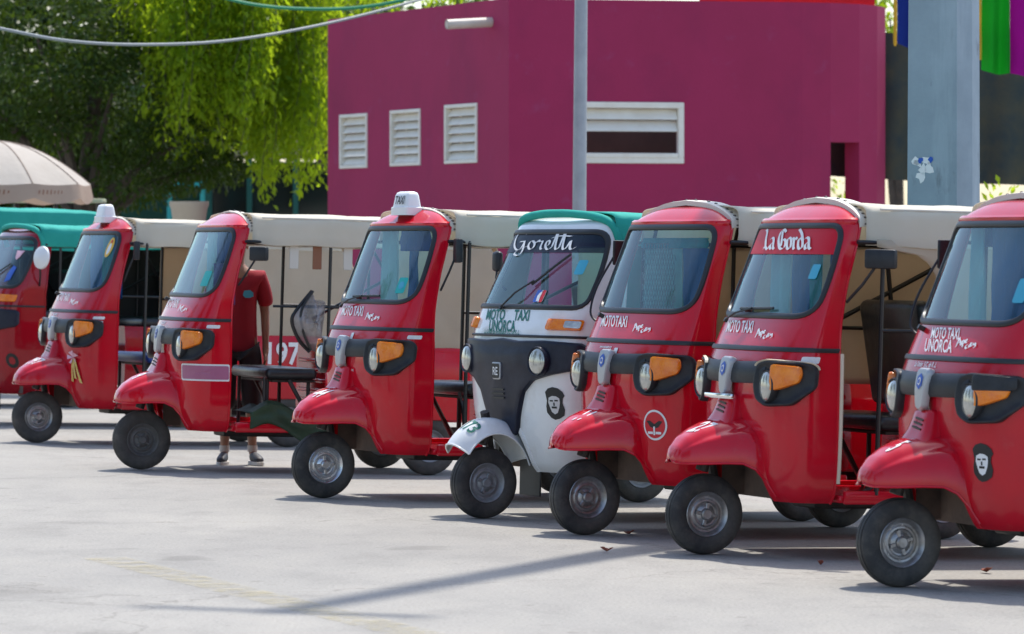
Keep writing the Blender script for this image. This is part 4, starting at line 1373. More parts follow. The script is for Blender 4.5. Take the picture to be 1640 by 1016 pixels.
def frame_parts(root, poles, extra=False):
    f = MB().tube([(-2.5, -.612, 1.715), (-2.5, -.56, 1.86), (-2.5, 0, 1.90), (-2.5, .56, 1.86), (-2.5, .612, 1.715)], .012, 8)
    part('roof_frame', 0, lambda: f, 'tube', root)
    fr = root.children[-1] if False else [c for c in root.children if c.name.startswith('roof_frame')][0]
    for x in poles:
        for sg in (-1, 1):
            part('pole', (x, sg), lambda: MB().tube([(x, sg * .615, .36), (x - .01, sg * .615, 1.72)], .013, 8), 'tube', fr)
        part('bow', x, lambda: MB().tube([(x - .01, -.615, 1.72), (x - .01, -.56, 1.86), (x - .01, 0, 1.91), (x - .01, .56, 1.86), (x - .01, .615, 1.72)], .012, 8), 'tube', fr)
    for sg in (-1, 1):
        part('rail', sg, lambda: MB().tube([(-.60, sg * .60, 1.725), (-2.5, sg * .612, 1.715)], .012, 8), 'tube', fr)
        part('side_bar', (poles[-1], sg), lambda: MB().tube([(poles[-1], sg * .617, 1.25), (poles[-1] - .5, sg * .617, 1.25)], .011, 8), 'tube', fr)
    if extra:
        for k, pts in enumerate(([(-1.0, -.59, 1.26), (-1.75, -.59, 1.64)], [(-1.36, -.585, 1.73), (-1.45, -.585, 1.0)])):
            part('brace', ('x', k), lambda: MB().tube(pts, .014, 8), 'tube', fr)
    for k, pts in enumerate(([(-2.45, -.6, .95), (-1.6, .55, 1.7)], [(-1.5, -.6, 1.15), (-2.4, .1, 1.75)], [(-1.95, -.6, .95), (-1.95, -.6, 1.72)])):
        part('brace', k, lambda: MB().tube(pts, .012, 8), 'tube', fr)
def tub_mb():
    m = MB(); rows = []
    prof = [(.40, .60), (.42, .655), (.50, .672), (.80, .672), (.86, .665), (.92, .65), (.955, .645), (.965, .63), (.965, .0)]
    half = prof
    for (x, k, dz) in ((-1.40, .985, 0), (-1.42, 1, 0), (-1.75, 1, 0), (-2.0, 1, 0), (-2.3, 1, 0), (-2.6, 1, 0), (-2.65, .985, 0), (-2.67, .95, .02)):
        ring = [(x, y * k, z + (dz if z < .5 else 0)) for z, y in half] + [(x, -y * k, z + (dz if z < .5 else 0)) for z, y in half[::-1][1:]]
        rows.append(ring)
    m.grid(rows)
    for r in (rows[0], rows[-1]):
        m.add(r, [tuple(range(len(r)))])
    return m
def rib_mb(k): return MB().rbox((-1.395, 0, .46 + .075 * k), (.03, 1.15, .032), .01, 1)
def floor_mb():
    m = MB()
    m.rbox((-.98, 0, .335), (.90, 1.20, .04), .008, 1)
    for sg in (-1, 1):
        m.rbox((-.98, sg * .605, .345), (.86, .035, .075), .012, 2)
    return m
def well_mb():
    m = MB()
    m.box((-.40, 0, .56), (.03, 1.06, .50))
    m.box((-.33, .325, .50), (.16, .01, .36)); m.box((-.33, -.325, .50), (.16, .01, .36))
    return m
def chassis_mb():
    m = MB()
    m.rbox((-1.6, 0, .30), (2.0, .30, .08), .01, 1)
    m.tube([(-2.07, -.6, RW), (-2.07, .6, RW)], .03, 8)
    m.rbox((-2.05, 0, .28), (.4, .5, .18), .03, 1)
    return m
def fork_mb():
    m = MB()
    m.tube([(0, -.075, RW), (-.10, -.10, .42), (-.02, -.04, .66)], [.022, .028, .03], 8)
    m.tube([(0, .0, RW), (0, -.085, RW)], .02, 8)
    m.tube([(.02, 0, .46), (-.03, 0, .62)], .035, 10)
    m.tube([(.03, .05, .46), (-.01, .05, .60)], .018, 8)
    return m
def dash_mb():
    m = MB()
    m.rbox((-.43, 0, 1.19), (.2, .95, .10), .03, 2)
    m.tube([(-.42, 0, 1.15), (-.55, 0, 1.22)], .03, 8)
    m.tube([(-.56, -.38, 1.20), (-.54, -.2, 1.24), (-.54, 0, 1.24), (-.54, .2, 1.24), (-.56, .38, 1.20)], .013, 8)
    return m
def seat_mb(): return MB().rbox((-1.02, 0, .745), (.40, .98, .085), .035, 3)
def seatleg_mb():
    m = MB()
    for sg in (-1, 1):
        for x in (-.86, -1.18): m.tube([(x, sg * .38, .35), (x, sg * .38, .71)], .014, 6)
        m.tube([(-1.20, sg * .47, .36), (-1.0, sg * .47, .70)], .016, 6)
        m.tube([(-.80, sg * .50, .72), (-.80, sg * .5, .55), (-.82, sg * .5, .42), (-.72, sg * .5, .37)], .011, 6)
    m.rbox((-1.05, 0, .69), (.34, .86, .02), .004, 1)
    return m
def backrest_mb(): return MB().rbox((-1.24, -.12, 1.12), (.09, .78, .60), .045, 3, Matrix.Rotation(R(10), 3, 'Y'))
def bench_mb():
    m = MB(); m.rbox((-1.85, 0, 1.0), (.5, 1.15, .1), .04, 3); m.rbox((-2.2, 0, 1.25), (.12, 1.15, .5), .05, 3, Matrix.Rotation(R(10), 3, 'Y')); return m

def cloth_strip(x, y0, y1, za, zc):
    rows = []
    for j in range(10):
        z = za + (zc - za) * j / 9
        rows.append([(x + .018 * math.sin((y0 + (y1 - y0) * i / 24) * 55 + j * .12) + .01 * noise.noise((i * .3, j * .3, y0)), y0 + (y1 - y0) * i / 24, z) for i in range(25)])
    return MB().grid(rows)
def mesh_screen_mb():
    m = MB(); y0, y1, z0, z1 = -.42, .0, 1.30, 1.72
    n = 13
    for k in range(-n, n * 2):
        for sg in (1, -1):
            # diagonal wires clipped to the panel
            ya = y0 + (y1 - y0) * k / n
            pts = []
            for t in np.linspace(0, 1, 13):
                y = ya + sg * t * .22 * (1 if sg > 0 else 1); z = z0 + t * (z1 - z0)
                if y0 <= y <= y1 - .10 * max(0, (z - 1.6) / .12) ** 2: pts.append((-.575, y, z))
            if len(pts) > 1: m.tube(pts, .0028, 3, caps=False)
    return m
def taxi_sign(root, text):
    s = bpy.data.objects.new('roof_sign', (MB_sign()).mesh('roof_sign', 'sign_white', angle=50))
    link(s, root)
    if text:
        # printed on the side that faces forward
        m = on_map(text2d('TAXI', .078, bold=.0012, xs=.86), lambda p, q: Vector((-.515 - q * .2, p + .012, 1.998 + q)))
        m.build('lettering', 'print_black', s, smooth=False)
    return s
def MB_sign():
    m = MB()
    rows = []
    for (z, hx, hy) in ((1.90, .072, .128), (1.952, .072, .128), (1.957, .062, .118), (1.99, .056, .112), (2.035, .048, .104), (2.052, .04, .095), (2.06, .024, .075)):
        ring = []
        for k in range(33):
            t = 2 * math.pi * k / 32
            c, s_ = math.cos(t), math.sin(t)
            ring.append((-.575 + hx * math.copysign(abs(c) ** .35, c), hy * math.copysign(abs(s_) ** .35, s_), z))
        rows.append(ring)
    m.grid(rows)
    m.add(rows[-1], [tuple(range(33))])
    return m

def build_ape(spec):
    th = R(spec['th'])
    Y = CAM_H * 7000 / (spec['base'] - 393); X = (spec['px'] - 820) / 7000 * Y
    z0 = gz(X, Y)
    rx, ry = X + 2.07 * math.cos(th), Y + 2.07 * math.sin(th)
    pitch = -math.atan2(z0 - gz(rx, ry), 2.07)
    root = empty('mototaxi', (X, Y, z0), (0, pitch, math.pi + th))
    tag(root, spec['label'], 'mototaxi', 'mototaxis parked in a row')
    red = spec.get('paint', 'red'); S = APE
    shell = part('cab_shell', 'ape', lambda: S.shell(APE_WS, arch_test), red, root, angle=60)
    for sg in (0, -1): part('edge_trim', ('ape', sg), lambda: edge_mb(S, sg), red, shell)
    for sg in (1, -1): part('arch_lip', sg, lambda: arch_lip(S, sg), red, shell)
    ws = part('windshield', 'ape', lambda: S.patch(APE_WS, GLASS_RINGS), 'glass', root, angle=80)
    part('gasket', 'ape', lambda: S.band(APE_WS, GASKET), 'rubber', ws)
    if spec.get('strip'):
        part('sun_strip', 'ape', lambda: ws_strip(S, APE_WS, spec.get('strip_z', 1.715)), spec['strip'], ws)
    part('roof_brim', 'ape', lambda: S.band([(u, 1.838) for u in np.linspace(-.60, .60, 70)], [(-.014, -.002), (-.010, .012), (.002, .016), (.012, .010), (.022, -.002)], closed=False), red, shell)
    part('seam_strip', 'ape', lambda: seam_mb(S, 1.135), 'rubber', root)
    part('front_bar', 'ape', bar_mb, 'black_plastic', root)
    for sg in (1, -1):
        h = part('headlight_housing', ('ape', sg), lambda: housing_mb(sg), 'black_plastic', root)
        hl = part('headlight', ('ape', sg), lambda: headlight_mb(S, .420, .935, .030, sg, .083), 'lens', h)
        part('bezel', ('ape', sg), lambda: bezel_mb(S, .420, .935, .030, sg, .083), 'black_plastic', h)
        part('indicator', ('ape', sg), lambda: ind_mb(sg), 'orange', h, angle=50)
    sh_ = part('emblem', 'ape', lambda: S.patch(SHIELD, [(1, .02), (1, .05), (.9, .06), (.6, .061), (.3, .061)], N=40), 'silver', root)
    part('emblem_hexagon', 'ape', lambda: S.sticker(hexa(.036, 1.01, .95), .0635), 'print_blue', sh_, smooth=False)
    part('emblem_mark', 'ape', lambda: S.sticker(hexa(.019, 1.01, .95), .0655), 'print_white', sh_, smooth=False)
    part('emblem_core', 'ape', lambda: S.sticker(hexa(.011, 1.01, .95), .0672), 'print_blue', sh_, smooth=False)
    mg = part('mudguard', 'ape', mudguard_mb, red, root, angle=50)
    part('nose_vent', 'ape', hump_mb, red, mg, angle=50)
    for k in range(3): part('slot', k, lambda: slot_mb(k), 'rubber', mg, smooth=False)
    if spec.get('num'):
        def numfn(p, q):
            return mg_pt(.055 - q * 1.0 - p * .15, R(90) - (p + spec.get('numoff', .05)) / .30, .004)
        on_map(text2d(spec['num'], .15, bold=.003, shear=.1, xs=.78), numfn).build('number', 'print_white', mg, smooth=False)
    wheel(root, (0, 0, RW), spec.get('rim', 'rim'), spec.get('tyre', 'tyre'), R(spec.get('steer', 0)), spec.get('roll', .3))
    for sg in (1, -1):
        wheel(root, (-2.07, sg * .59, RW), 'rim_grey', spec.get('tyre', 'tyre'), 0, .8)
    part('fork', 'ape', fork_mb, 'frame', root)
    part('wheel_well', 'ape', well_mb, 'well', root, smooth=False)
    part('chassis', 'ape', chassis_mb, 'frame', root)
    part('floor', 'ape', floor_mb, red, root)
    part('dashboard', 'ape', dash_mb, 'black_plastic', root)
    part('seat', 'ape', seat_mb, spec.get('seat', 'vinyl'), root)
    part('seat_frame', 'ape', seatleg_mb, 'frame', root)
    tub = part('passenger_tub', 'ape', tub_mb, red, root, angle=50)
    for k in range(6): part('rib', k, lambda: rib_mb(k), red, tub)
    part('rear_seat', 'ape', bench_mb, 'vinyl', root)
    if spec.get('backrest'): part('backrest', 'ape', backrest_mb, 'vinyl', root)
    frame_parts(root, spec['poles'], spec.get('backrest'))
    cn = spec.get('canvas', 'cream'); sd = spec['seed']
    H = spec.get('H', 1.945)
    cp = solid(part('canopy', (sd, H), lambda: canopy_mb(seed=sd, H=H), cn, root, angle=70), .006)
    if H < 2:
        for sg in (1, -1): part('piping', (cn, sg), lambda: piping_mb(sg), 'hem' if cn == 'cream' else cn, cp)
    part('hem_strip', (cn, spec.get('hemx', 0)), lambda: hem_mb(ex=spec.get('hemx', 0)), 'hem' if cn == 'cream' else cn, cp, angle=50)
    part('rivets', cn, rivets_mb, 'rivet', cp, loc=(0, 0, spec.get('hemx', 0) * 1.05))['kind'] = 'stuff'
    for sg, xf, rd in spec['tarps']:
        solid(part('side_tarp', (sg, xf, rd, sd), lambda: side_tarp_mb(sg, xf, rd, seed=sd), spec.get('tarpm') or ('beige' if cn == 'cream' else cn), root, angle=70), .004)
    solid(part('rear_tarp', sd, lambda: rear_tarp_mb(sd), 'beige' if cn == 'cream' else cn, root, angle=70), .004)
    for i, (cm, y0, y1, za, zc) in enumerate(spec.get('cloth', [])):  # cloth strips added to give the colour bands seen in the glass
        solid(part('added_cab_cloth', (y0, y1, za, zc), lambda: cloth_strip(-.60 - .012 * i, y0, y1, za, zc), cm, root, angle=80), .003)
    if spec.get('mesh'):
        part('mesh_screen', 0, mesh_screen_mb, 'silver', root)['kind'] = 'stuff'
    # mirrors and wipers
    mk = spec.get('mirror')
    if mk == 'tall':
        part('side_mirror', mk, lambda: mirror_mb(.68, 1.665, -.635, (.05, .11, .16), (-.56, .585, 1.40)), 'black_plastic', root)
    elif mk == 'wide':
        part('side_mirror', mk, lambda: mirror_mb(.79, 1.635, -.65, (.05, .18, .105), (-.55, .59, 1.40), 42), 'black_plastic', root)
    elif mk == 'small':
        part('side_mirror', mk, lambda: mirror_mb(.73, 1.635, -.67, (.05, .15, .105), (-.56, .585, 1.40), 42), 'black_plastic', root)
    if spec.get('stalk'):
        def stalk():
            m = MB()
            m.tube(catmull([(-.36, -.575, 1.24), (-.34, -.63, 1.30), (-.40, -.66, 1.46), (-.53, -.65, 1.68)], 6), .007, 6)
            m.rbox((-.545, -.655, 1.66), (.10, .022, .15), .009, 2, Matrix.Rotation(R(6), 3, 'Z')); return m
        part('mirror_stalk', 'ape', stalk, 'black_plastic', root)
    if spec.get('wiper'):
        part('wiper', 'ape', lambda: wiper_mb(S, -.36, 1.275, -.05, 1.345, ((-.22, 1.345), (.20, 1.352))), 'rubber', ws)
    else:
        part('wiper', 'peg', lambda: MB().tube([S.pt(-.36, 1.275, 0), S.pt(-.36, 1.275, .035)], .014, 8), 'rubber', ws)
    # lettering
    for i, (mt, fn) in enumerate(spec.get('prints', [])):
        mbp = fn(S)
        mbp.build(spec.get('pnames', {}).get(i, 'lettering'), mt, shell, smooth=False)
    return root

def P_moto(txt='MOTO TAXI', u=-.15, z=1.245, size=.092, xs=.76): return ('print_white', lambda S: S.text(u, z, .004, txt, size, bold=.0016, xs=xs, sk=-.75))
P_ape = ('print_white', lambda S: S.pen(.20, 1.215, .004, APECITY, .15, 40, scale=.05, slant=-.5, rot=.22, xs=1.8))
def P_small(txt, z=1.098, u=-.12, size=.024, m='print_white'): return (m, lambda S: S.text(u, z, .004, txt, size, bold=.0006, xs=.8))
def rect(u0, u1, z0, z1, r=.006): return fillet([(u0, z0), (u1, z0), (u1, z1), (u0, z1)], r, 3)
def st(m, u0, u1, z0, z1, off=.004): return (m, lambda S: S.sticker(rect(u0, u1, z0, z1), off, N=28))
P_tag = st('print_white', .63, .73, 1.075, 1.10)
def face_sticker(u, z, h, dark='print_black', light='print_white'):
    """a plain stencil portrait: dark bearded head with long hair and a soft cap, no likeness intended"""
    def hair(S): return S.sticker([(u + a * h, z + b * h) for a, b in [(-.16, -.44), (-.02, -.5), (.14, -.46), (.30, -.36), (.34, -.18), (.28, .02), (.30, .16), (.36, .24), (.30, .36), (.16, .46), (-.04, .5), (-.22, .45), (-.33, .34), (-.30, .22), (-.27, .08), (-.31, -.1), (-.30, -.28)]], .004)
    def skin(S): return S.sticker([(u + a * h, z + b * h) for a, b in [(-.15, -.14), (-.10, -.26), (.0, -.33), (.10, -.28), (.17, -.12), (.20, .04), (.19, .16), (.08, .22), (-.06, .23), (-.19, .17), (-.21, .02)]], .006)
    def feat(S):
        m = MB()
        for (a, b, w, t) in ((-.09, .08, .06, .022), (.08, .09, .06, .022), (0, -.12, .09, .03), (.0, -.02, .025, .05)):
            S.patch(rect(u + (a - w) * h, u + (a + w) * h, z + (b - t) * h, z + (b + t) * h, .002), [(1, .0075), (.5, .0075)], mb=m)
        return m
    return [(dark, hair), (light, skin), (dark, feat)]
def on_ws(m, fn): return (m, fn)

D = dict
M['c_blue'] = cloth_mat('added_blue_cloth', (.012, .20, .52), .5)
M['c_navy'] = cloth_mat('added_navy_cloth', (.01, .06, .34), .35)
M['c_tealb'] = cloth_mat('added_teal_cloth', (.0, .45, .48), .4)
M['c_pale'] = cloth_mat('added_pale_cloth', (.66, .82, .82), .5)
M['c_mauve'] = cloth_mat('added_mauve_cloth', (.36, .18, .48), .4)
specs = [
 D(px=-215, base=642, th=22, label='mototaxi with tall teal canopy parked farthest away at the left edge', seed=1, canvas='teal', poles=[-.75, -1.3], tarps=[(-1, -.9, False)], H=2.16, tarpm='net_dark', paint='dark_red'),
 D(px=58, paint='red_worn', cloth=[('c_blue', -.42, -.12, 1.82, 1.25), ('c_tealb', -.10, .10, 1.82, 1.25), ('c_blue', .10, .30, 1.82, 1.25)], base=707, th=23.5, label='red mototaxi with cream canopy, plain white roof lamp and yellow ribbon on its nose', seed=2, poles=[-.74, -1.3], tarps=[(1, -1.62, False), (-1, -1.3, False)], mirror='tall', rim='rim', tyre='tyre_dusty', num='197', sign='plain', roll=.5, seat='seat_blue',
   prints=[P_moto(), P_ape, ('print_white', lambda S: S.sticker(rect(.60, .70, 1.072, 1.096), .004, N=24)), ('print_grey', lambda S: S.sticker(rect(.605, .695, 1.03, 1.06), .004, N=24)), P_small('TALLER MOTO')], pnames={2: 'sticker', 3: 'sticker'}),
 D(px=225, cloth=[('c_navy', -.15, .30, 1.82, 1.56), ('c_mauve', -.25, .28, 1.56, 1.25), ('c_pale', -.46, -.26, 1.82, 1.25)], base=752, th=19.6, label='red mototaxi with mauve reflective stripe on its flank, in front of the standing man', seed=3, poles=[-1.25], tarps=[(1, -1.70, False)], mirror='small', rim='rim_dull', tyre='tyre_dusty', num='9', roll=.2,
   prints=[P_moto(), P_ape, P_tag, ('print_white', lambda S: S.sticker(rect(.41, .835, .685, .81, .01), .004, N=60)), ('mauve_tape', lambda S: S.sticker(rect(.422, .823, .697, .798, .008), .0055, N=60)), P_small('TALLER MOTO')], pnames={2: 'sticker', 3: 'reflector_border', 4: 'reflector'}),
 D(px=516, cloth=[('c_navy', -.1, .30, 1.82, 1.66), ('c_blue', -.02, .12, 1.66, 1.25), ('c_pale', -.45, -.2, 1.82, 1.25)], base=797, th=26.5, label='red mototaxi with lettered TAXI sign on its roof, left of the white one', seed=4, poles=[-.74, -1.3], tarps=[(1, -1.55, False)], mirror='tall', rim='rim_bright', num='44', sign='TAXI', wiper=True, roll=.9,
   prints=[P_moto(), P_ape, P_tag, st('print_white', .02, .06, 1.055, 1.105), P_small('www.mototaxis.org', .86, .06, .022)], pnames={2: 'sticker', 3: 'sticker'}),
 D(px=935, mesh=True, cloth=[('c_tealb', -.45, .32, 1.75, 1.69), ('c_blue', .04, .32, 1.69, 1.25), ('c_pale', -.45, .02, 1.69, 1.25)], base=854, th=26.5, label='red mototaxi with round white ringed emblem on its flank, right of the white one', seed=5, poles=[-.74, -1.3], tarps=[(1, -1.2, True), (-1, -1.2, False)], hemx=.017, rim='rim', num='11', stalk=True, roll=.1,
   prints=[P_moto('MOTOTAXI', -.17, 1.245), P_ape, P_small('www.mototaxis.org'), st('print_white', .0, .045, 1.055, 1.095)], pnames={3: 'sticker'}),
 D(px=1126, paint='red_faded', cloth=[('c_pale', -.45, -.22, 1.82, 1.25), ('c_blue', -.2, -.02, 1.82, 1.25), ('c_tealb', .0, .14, 1.82, 1.25), ('c_navy', .2, .32, 1.82, 1.25)], base=885, th=21.5, label='red mototaxi with La Gorda lettering on a red windshield band', seed=6, poles=[-.74], tarps=[(1, -1.08, True), (-1, -.9, False)], strip='strip_red', strip_z=1.655, hemx=.017, mirror='wide', rim='rim', num='27', wiper=True, backrest=True, roll=.6,
   prints=[P_moto(), P_ape, st('print_white', .60, .70, 1.065, 1.10), st('print_grey', .655, .685, 1.03, 1.05)], pnames={2: 'sticker', 3: 'sticker'}),
 D(px=1438, paint='red_worn', cloth=[('c_pale', -.45, -.3, 1.82, 1.25), ('c_blue', -.28, .32, 1.82, 1.25), ('c_navy', -.45, .32, 1.84, 1.70)], base=937, th=20.5, label='nearest red mototaxi at the right edge with a number five on its mudguard', seed=7, poles=[-.74, -1.3], tarps=[(1, -1.2, True), (-1, -1.2, False)], hemx=.017, rim='rim', num='5', stalk=True, roll=1.1,
   prints=[('print_white', lambda S: S.text(-.06, 1.256, .004, 'MOTO TAXI', .078, bold=.0014, xs=.76, sk=-.75)), ('print_white', lambda S: S.text(-.07, 1.193, .004, 'UNORCA', .088, bold=.0016, xs=.84, sk=-.75)), P_ape, P_small('La Unión  S.C. de R. L.', 1.10, -.12, .036)] + face_sticker(.475, .64, .19, 'print_black', 'print_white'),
   pnames={4: 'portrait_sticker', 5: 'portrait_face', 6: 'portrait_features'}),
]
M['net_dark'] = mat('shaded_inside_tarp', (.02, .02, .022), .8, c2=(.035, .03, .026), scale=4, bump=.3, bscale=12)  # near-black far-side tarp, stands in for the shade inside the cabs
M['seat_blue'] = mat('blue_vinyl', (.012, .06, .28), .4, bump=.2, bscale=18)
M['strip_red'] = mat('red_band', (.55, .006, .022), .45, spec=.2)

roots = [build_ape(s) for s in specs]
tag(roots[0])
S = APE
def child(mb, name, m, root, **k): return mb.build(name, m, root, **k)
for r_, s_ in zip(roots, specs):
    if s_.get('sign'): taxi_sign(r_, s_['sign'] == 'TAXI')
v1, v2, v3, v5, v6, v7 = roots[1:]
# registration stickers on the glass
def glass_sticker(root, m, u0, u1, z0, z1, inner=None):
    o = S.sticker(rect(u0, u1, z0, z1, .01), .002, N=28).build('glass_sticker', m, root, smooth=False)
    if inner: S.sticker([((u0 + u1) / 2 + (u1 - u0) * .3 * math.cos(t), (z0 + z1) / 2 + (z1 - z0) * .25 * math.sin(t)) for t in np.linspace(0, 6.28, 17)[:-1]], .0035).build('sticker_mark', inner, o, smooth=False)
glass_sticker(v2, 'print_teal', .34, .46, 1.385, 1.50)
glass_sticker(v3, 'print_teal', .36, .46, 1.375, 1.48, 'print_sky')
glass_sticker(v6, 'print_sky', .42, .49, 1.52, 1.60)
glass_sticker(v7, 'print_sky', .45, .53, 1.42, 1.54)
# oval saint picture on the first red taxi
o = S.sticker([(.455 + .05 * math.cos(t), 1.685 + .085 * math.sin(t)) for t in np.linspace(0, 6.28, 25)[:-1]], .0025).build('oval_sticker', 'print_yellow', v1, smooth=False)
S.sticker([(.455 + .024 * math.cos(t), 1.672 + .05 * math.sin(t)) for t in np.linspace(0, 6.28, 17)[:-1]], .004).build('sticker_figure', 'print_white', o, smooth=False)
S.sticker([(.460 + .014 * math.cos(t), 1.735 + .016 * math.sin(t)) for t in np.linspace(0, 6.28, 13)[:-1]], .004).build('sticker_head', 'print_red', o, smooth=False)
M['ribbon_yellow'] = mat('yellow_ribbon', (.72, .56, .22), .5, c2=(.62, .42, .06), scale=20)
# ribbon bow on the first red taxi
m = MB()
c = S.pt(.41, .745, .012)
for k in range(5):
    a = R(72 * k + 15); d = S.pt(.41 + .085 * math.cos(a), .745 + .06 * math.sin(a), .022); e = S.pt(.41 + .06 * math.cos(a + .7), .745 + .05 * math.sin(a + .7), .035)
    m.add([c, d, e], [(0, 1, 2)])
m.build('bow', 'print_pink', v1, smooth=False)
m = MB()
for (u0, z0, u1, z1) in ((.40, .735, .385, .535), (.43, .735, .50, .525), (.415, .735, .43, .56)):
    m.add([S.pt(u0 - .012, z0, .012), S.pt(u0 + .012, z0, .012), S.pt((u0 + u1) / 2 + .016, (z0 + z1) / 2, .02), S.pt((u0 + u1) / 2 - .01, (z0 + z1) / 2, .016), S.pt(u1 + .018, z1, .012), S.pt(u1 - .014, z1 + .01, .012)], [(0, 1, 2, 3), (3, 2, 4, 5)])
m.build('ribbon', 'ribbon_yellow', v1, smooth=False)
# side number on the tub of the first red taxi
on_map(text2d('197', .26, bold=.006, xs=.85), lambda p, q: Vector((-1.97 - p, .678, .80 + q))).build('number', 'print_white', v1, smooth=False)
# round emblem on v5
cu, cz = .46, .66
def circ(r, n=40): return [(cu + r * math.cos(t), cz + r * math.sin(t)) for t in np.linspace(0, 2 * math.pi, n, endpoint=False)]
o = S.sticker(circ(.088), .004).build('round_sticker', 'print_white', v5, smooth=False)
S.sticker(circ(.076), .0055).build('sticker_ground', 'print_red', o, smooth=False)
m = MB()
S.patch([(cu + a, cz + b) for a, b in [(-.06, .022), (-.035, .026), (0, -.004), (.035, .026), (.06, .022), (.03, -.012), (0, -.02), (-.03, -.012)]], [(1, .007), (.5, .007)], mb=m)
m.build('sticker_wings', 'print_black', o, smooth=False)
m = MB()
for (a, b, w, t) in ((-.03, -.045, .02, .007), (.03, -.045, .02, .007), (0, -.033, .006, .025)):
    S.patch(rect(cu + a - w, cu + a + w, cz + b - t, cz + b + t, .002), [(1, .0085), (.5, .0085)], mb=m)
m.build('sticker_scales', 'print_white', o, smooth=False)
# blackletter on the red band of v6
S.pen(.0, 1.735, .0035, LAGORDA, .15, 42, scale=.11, smooth=3, xs=1.55, slant=-.45).build('lettering', 'print_white', v6, smooth=False)
# bright trim strips and bumper bar on v6
M['cream_trim'] = mat('cream_trim', (.65, .58, .45), .4)
m = MB(); m.tube([Vector(S.pt(.86, z, 0)) + Vector((-.012, .006, 0)) for z in np.linspace(.42, 1.12, 10)], .012, 6); m.build('edge_strip', 'cream_trim', v6)
for sg in (1, -1):
    o_ = HOUS if sg > 0 else mir(HOUS)
    S.band([p for p in o_ if p[1] > 1.03][:: 1], [(-.006, .034), (0, .050), (.006, .034)], closed=False).build('trim_strip', 'cream_trim', v6)
m = MB(); m.rbox(S.pt(0, .905, .07) + Vector((0, 0, -.035)), (.03, .36, .03), .008, 2); m.build('bumper_bar', 'chrome', v6)
for sg in (1,):
    S.patch(fillet([(.453, 1.056), (.645, 1.056), (.65, 1.0), (.63, .992), (.458, .985)], .01, 3), [(1, .05), (1, .068), (.95, .071), (.6, .071), (.3, .071)], N=40).build('smoked_cover', 'black_plastic', v7)
# white mirror tape strips and hoops of the folded rain flap on v2
m = MB()
flap = [(-1.107, .66, 1.368), (-.99, .68, 1.23), (-.951, .68, 1.142), (-1.01, .67, 1.005), (-1.10, .66, .916), (-1.184, .66, .916), (-1.204, .65, 1.091), (-1.224, .65, 1.279), (-1.139, .65, 1.317)]
hoop = catmull(flap, 6, closed=True)
m.tube(catmull(flap[:5], 8), .014, 8)
m.tube(catmull([(-1.107, .69, 1.368), (-1.01, .72, 1.22), (-1.03, .72, 1.06), (-1.10, .69, .93)], 6), .010, 8)
m.tube([(-.82, .62, 1.25), (-1.28, .62, 1.25)], .010, 6)
fr = m.build('rain_flap', 'tube', v2)
m = MB(); hc = sum(hoop, Vector()) / len(hoop)
rows = []
for sc in (1, .9, .8, .68, .55, .4, .25, .1, .0):
    rows.append([hc + (p - hc) * sc * .985 + Vector((0, .13 * (1 - sc) ** .7 + .06 * noise.noise(p * 7 + Vector((sc * 3, 0, 0))), .03 * noise.noise(p * 5 + Vector((0, sc * 4, 0))))) for p in hoop + [hoop[0]]])
m.grid(rows); m.build('film', 'film', fr)
for x, mt in ((-.98, 'hem'), (-1.16, 'print_brown'), (-1.40, 'hem')):
    MB().rbox((x, .60, 1.63), (.07, .01, .20), .003, 1).build('strap', mt, v2)
# green tarp lying on the floor of v2
M['tarp_green'] = mat('green_tarp', (.012, .03, .012), .6, c2=(.02, .05, .018), scale=6, bump=.4, bscale=14)
m = MB(); rows = []
for i in range(20):
    f = i / 19; row = []
    for j in range(16):
        h = j / 15
        x = -.66 - .62 * f; 
        if h < .45: y = .15 + .48 * h / .45; z = .46 + .07 * noise.noise((f * 4, h * 4, 1)) + .05 * math.sin(f * 6)
        else: y = .635 + .02 * noise.noise((f * 5, h * 5, 2)); z = .46 + .06 * noise.noise((f * 4, .45 * 4, 1)) + .05 * math.sin(f * 6) - (h - .45) / .55 * (.12 + .12 * f)
        row.append((x, y, z))
    rows.append(row)
m.grid(rows)
tp = solid(m.build('green_tarp', 'tarp_green'), .004)
tp.location = v2.location; tp.rotation_euler = v2.rotation_euler
tag(tp, 'crumpled dark green tarp lying on the floor of the mototaxi with the mauve stripe', 'tarp')
# hanging straps / hand loops on v3
MB().tube(catmull([(-.78, .45, .72), (-.76, .55, .62), (-.78, .55, .46), (-.88, .5, .40)], 5), .012, 6).build('hand_loop', 'tube', v3)

# ------------------------------------------------------------------ the other kind: narrow dark nose, two round lamps
FASC_H = [(0, 1.118), (.2, 1.105), (.45, 1.112), (.70, 1.10), (.735, 1.08), (.735, .97), (.70, .94), (.50, .90), (.36, .865), (.26, .79), (.19, .64), (.16, .545), (.12, .52), (0, .515)]
def fasc_mb():
    o = FASC_H + [(-u, z) for u, z in FASC_H[::-1][1:-1]]
    o = resample(o, 140)
    cx, cz = 0, .98
    m = MB(); vs = []; fs = []
    rings = [(1, -.002), (1, .016), (.975, .03), (.93, .034), (.85, .034), (.75, .034), (.62, .036), (.48, .04), (.34, .044), (.2, .046), (.08, .046)]
    n = len(o)
    for sc, off in rings:
        for u, z in o: vs.append(RE.pt(cx + (u - cx) * sc, cz + (z - cz) * sc, off))
    for i in range(len(rings) - 1):
        for k in range(n): fs.append((i * n + k, i * n + (k + 1) % n, (i + 1) * n + (k + 1) % n, (i + 1) * n + k))
    fs.append(tuple(range((len(rings) - 1) * n, len(rings) * n)))
    return m.add(vs, fs)
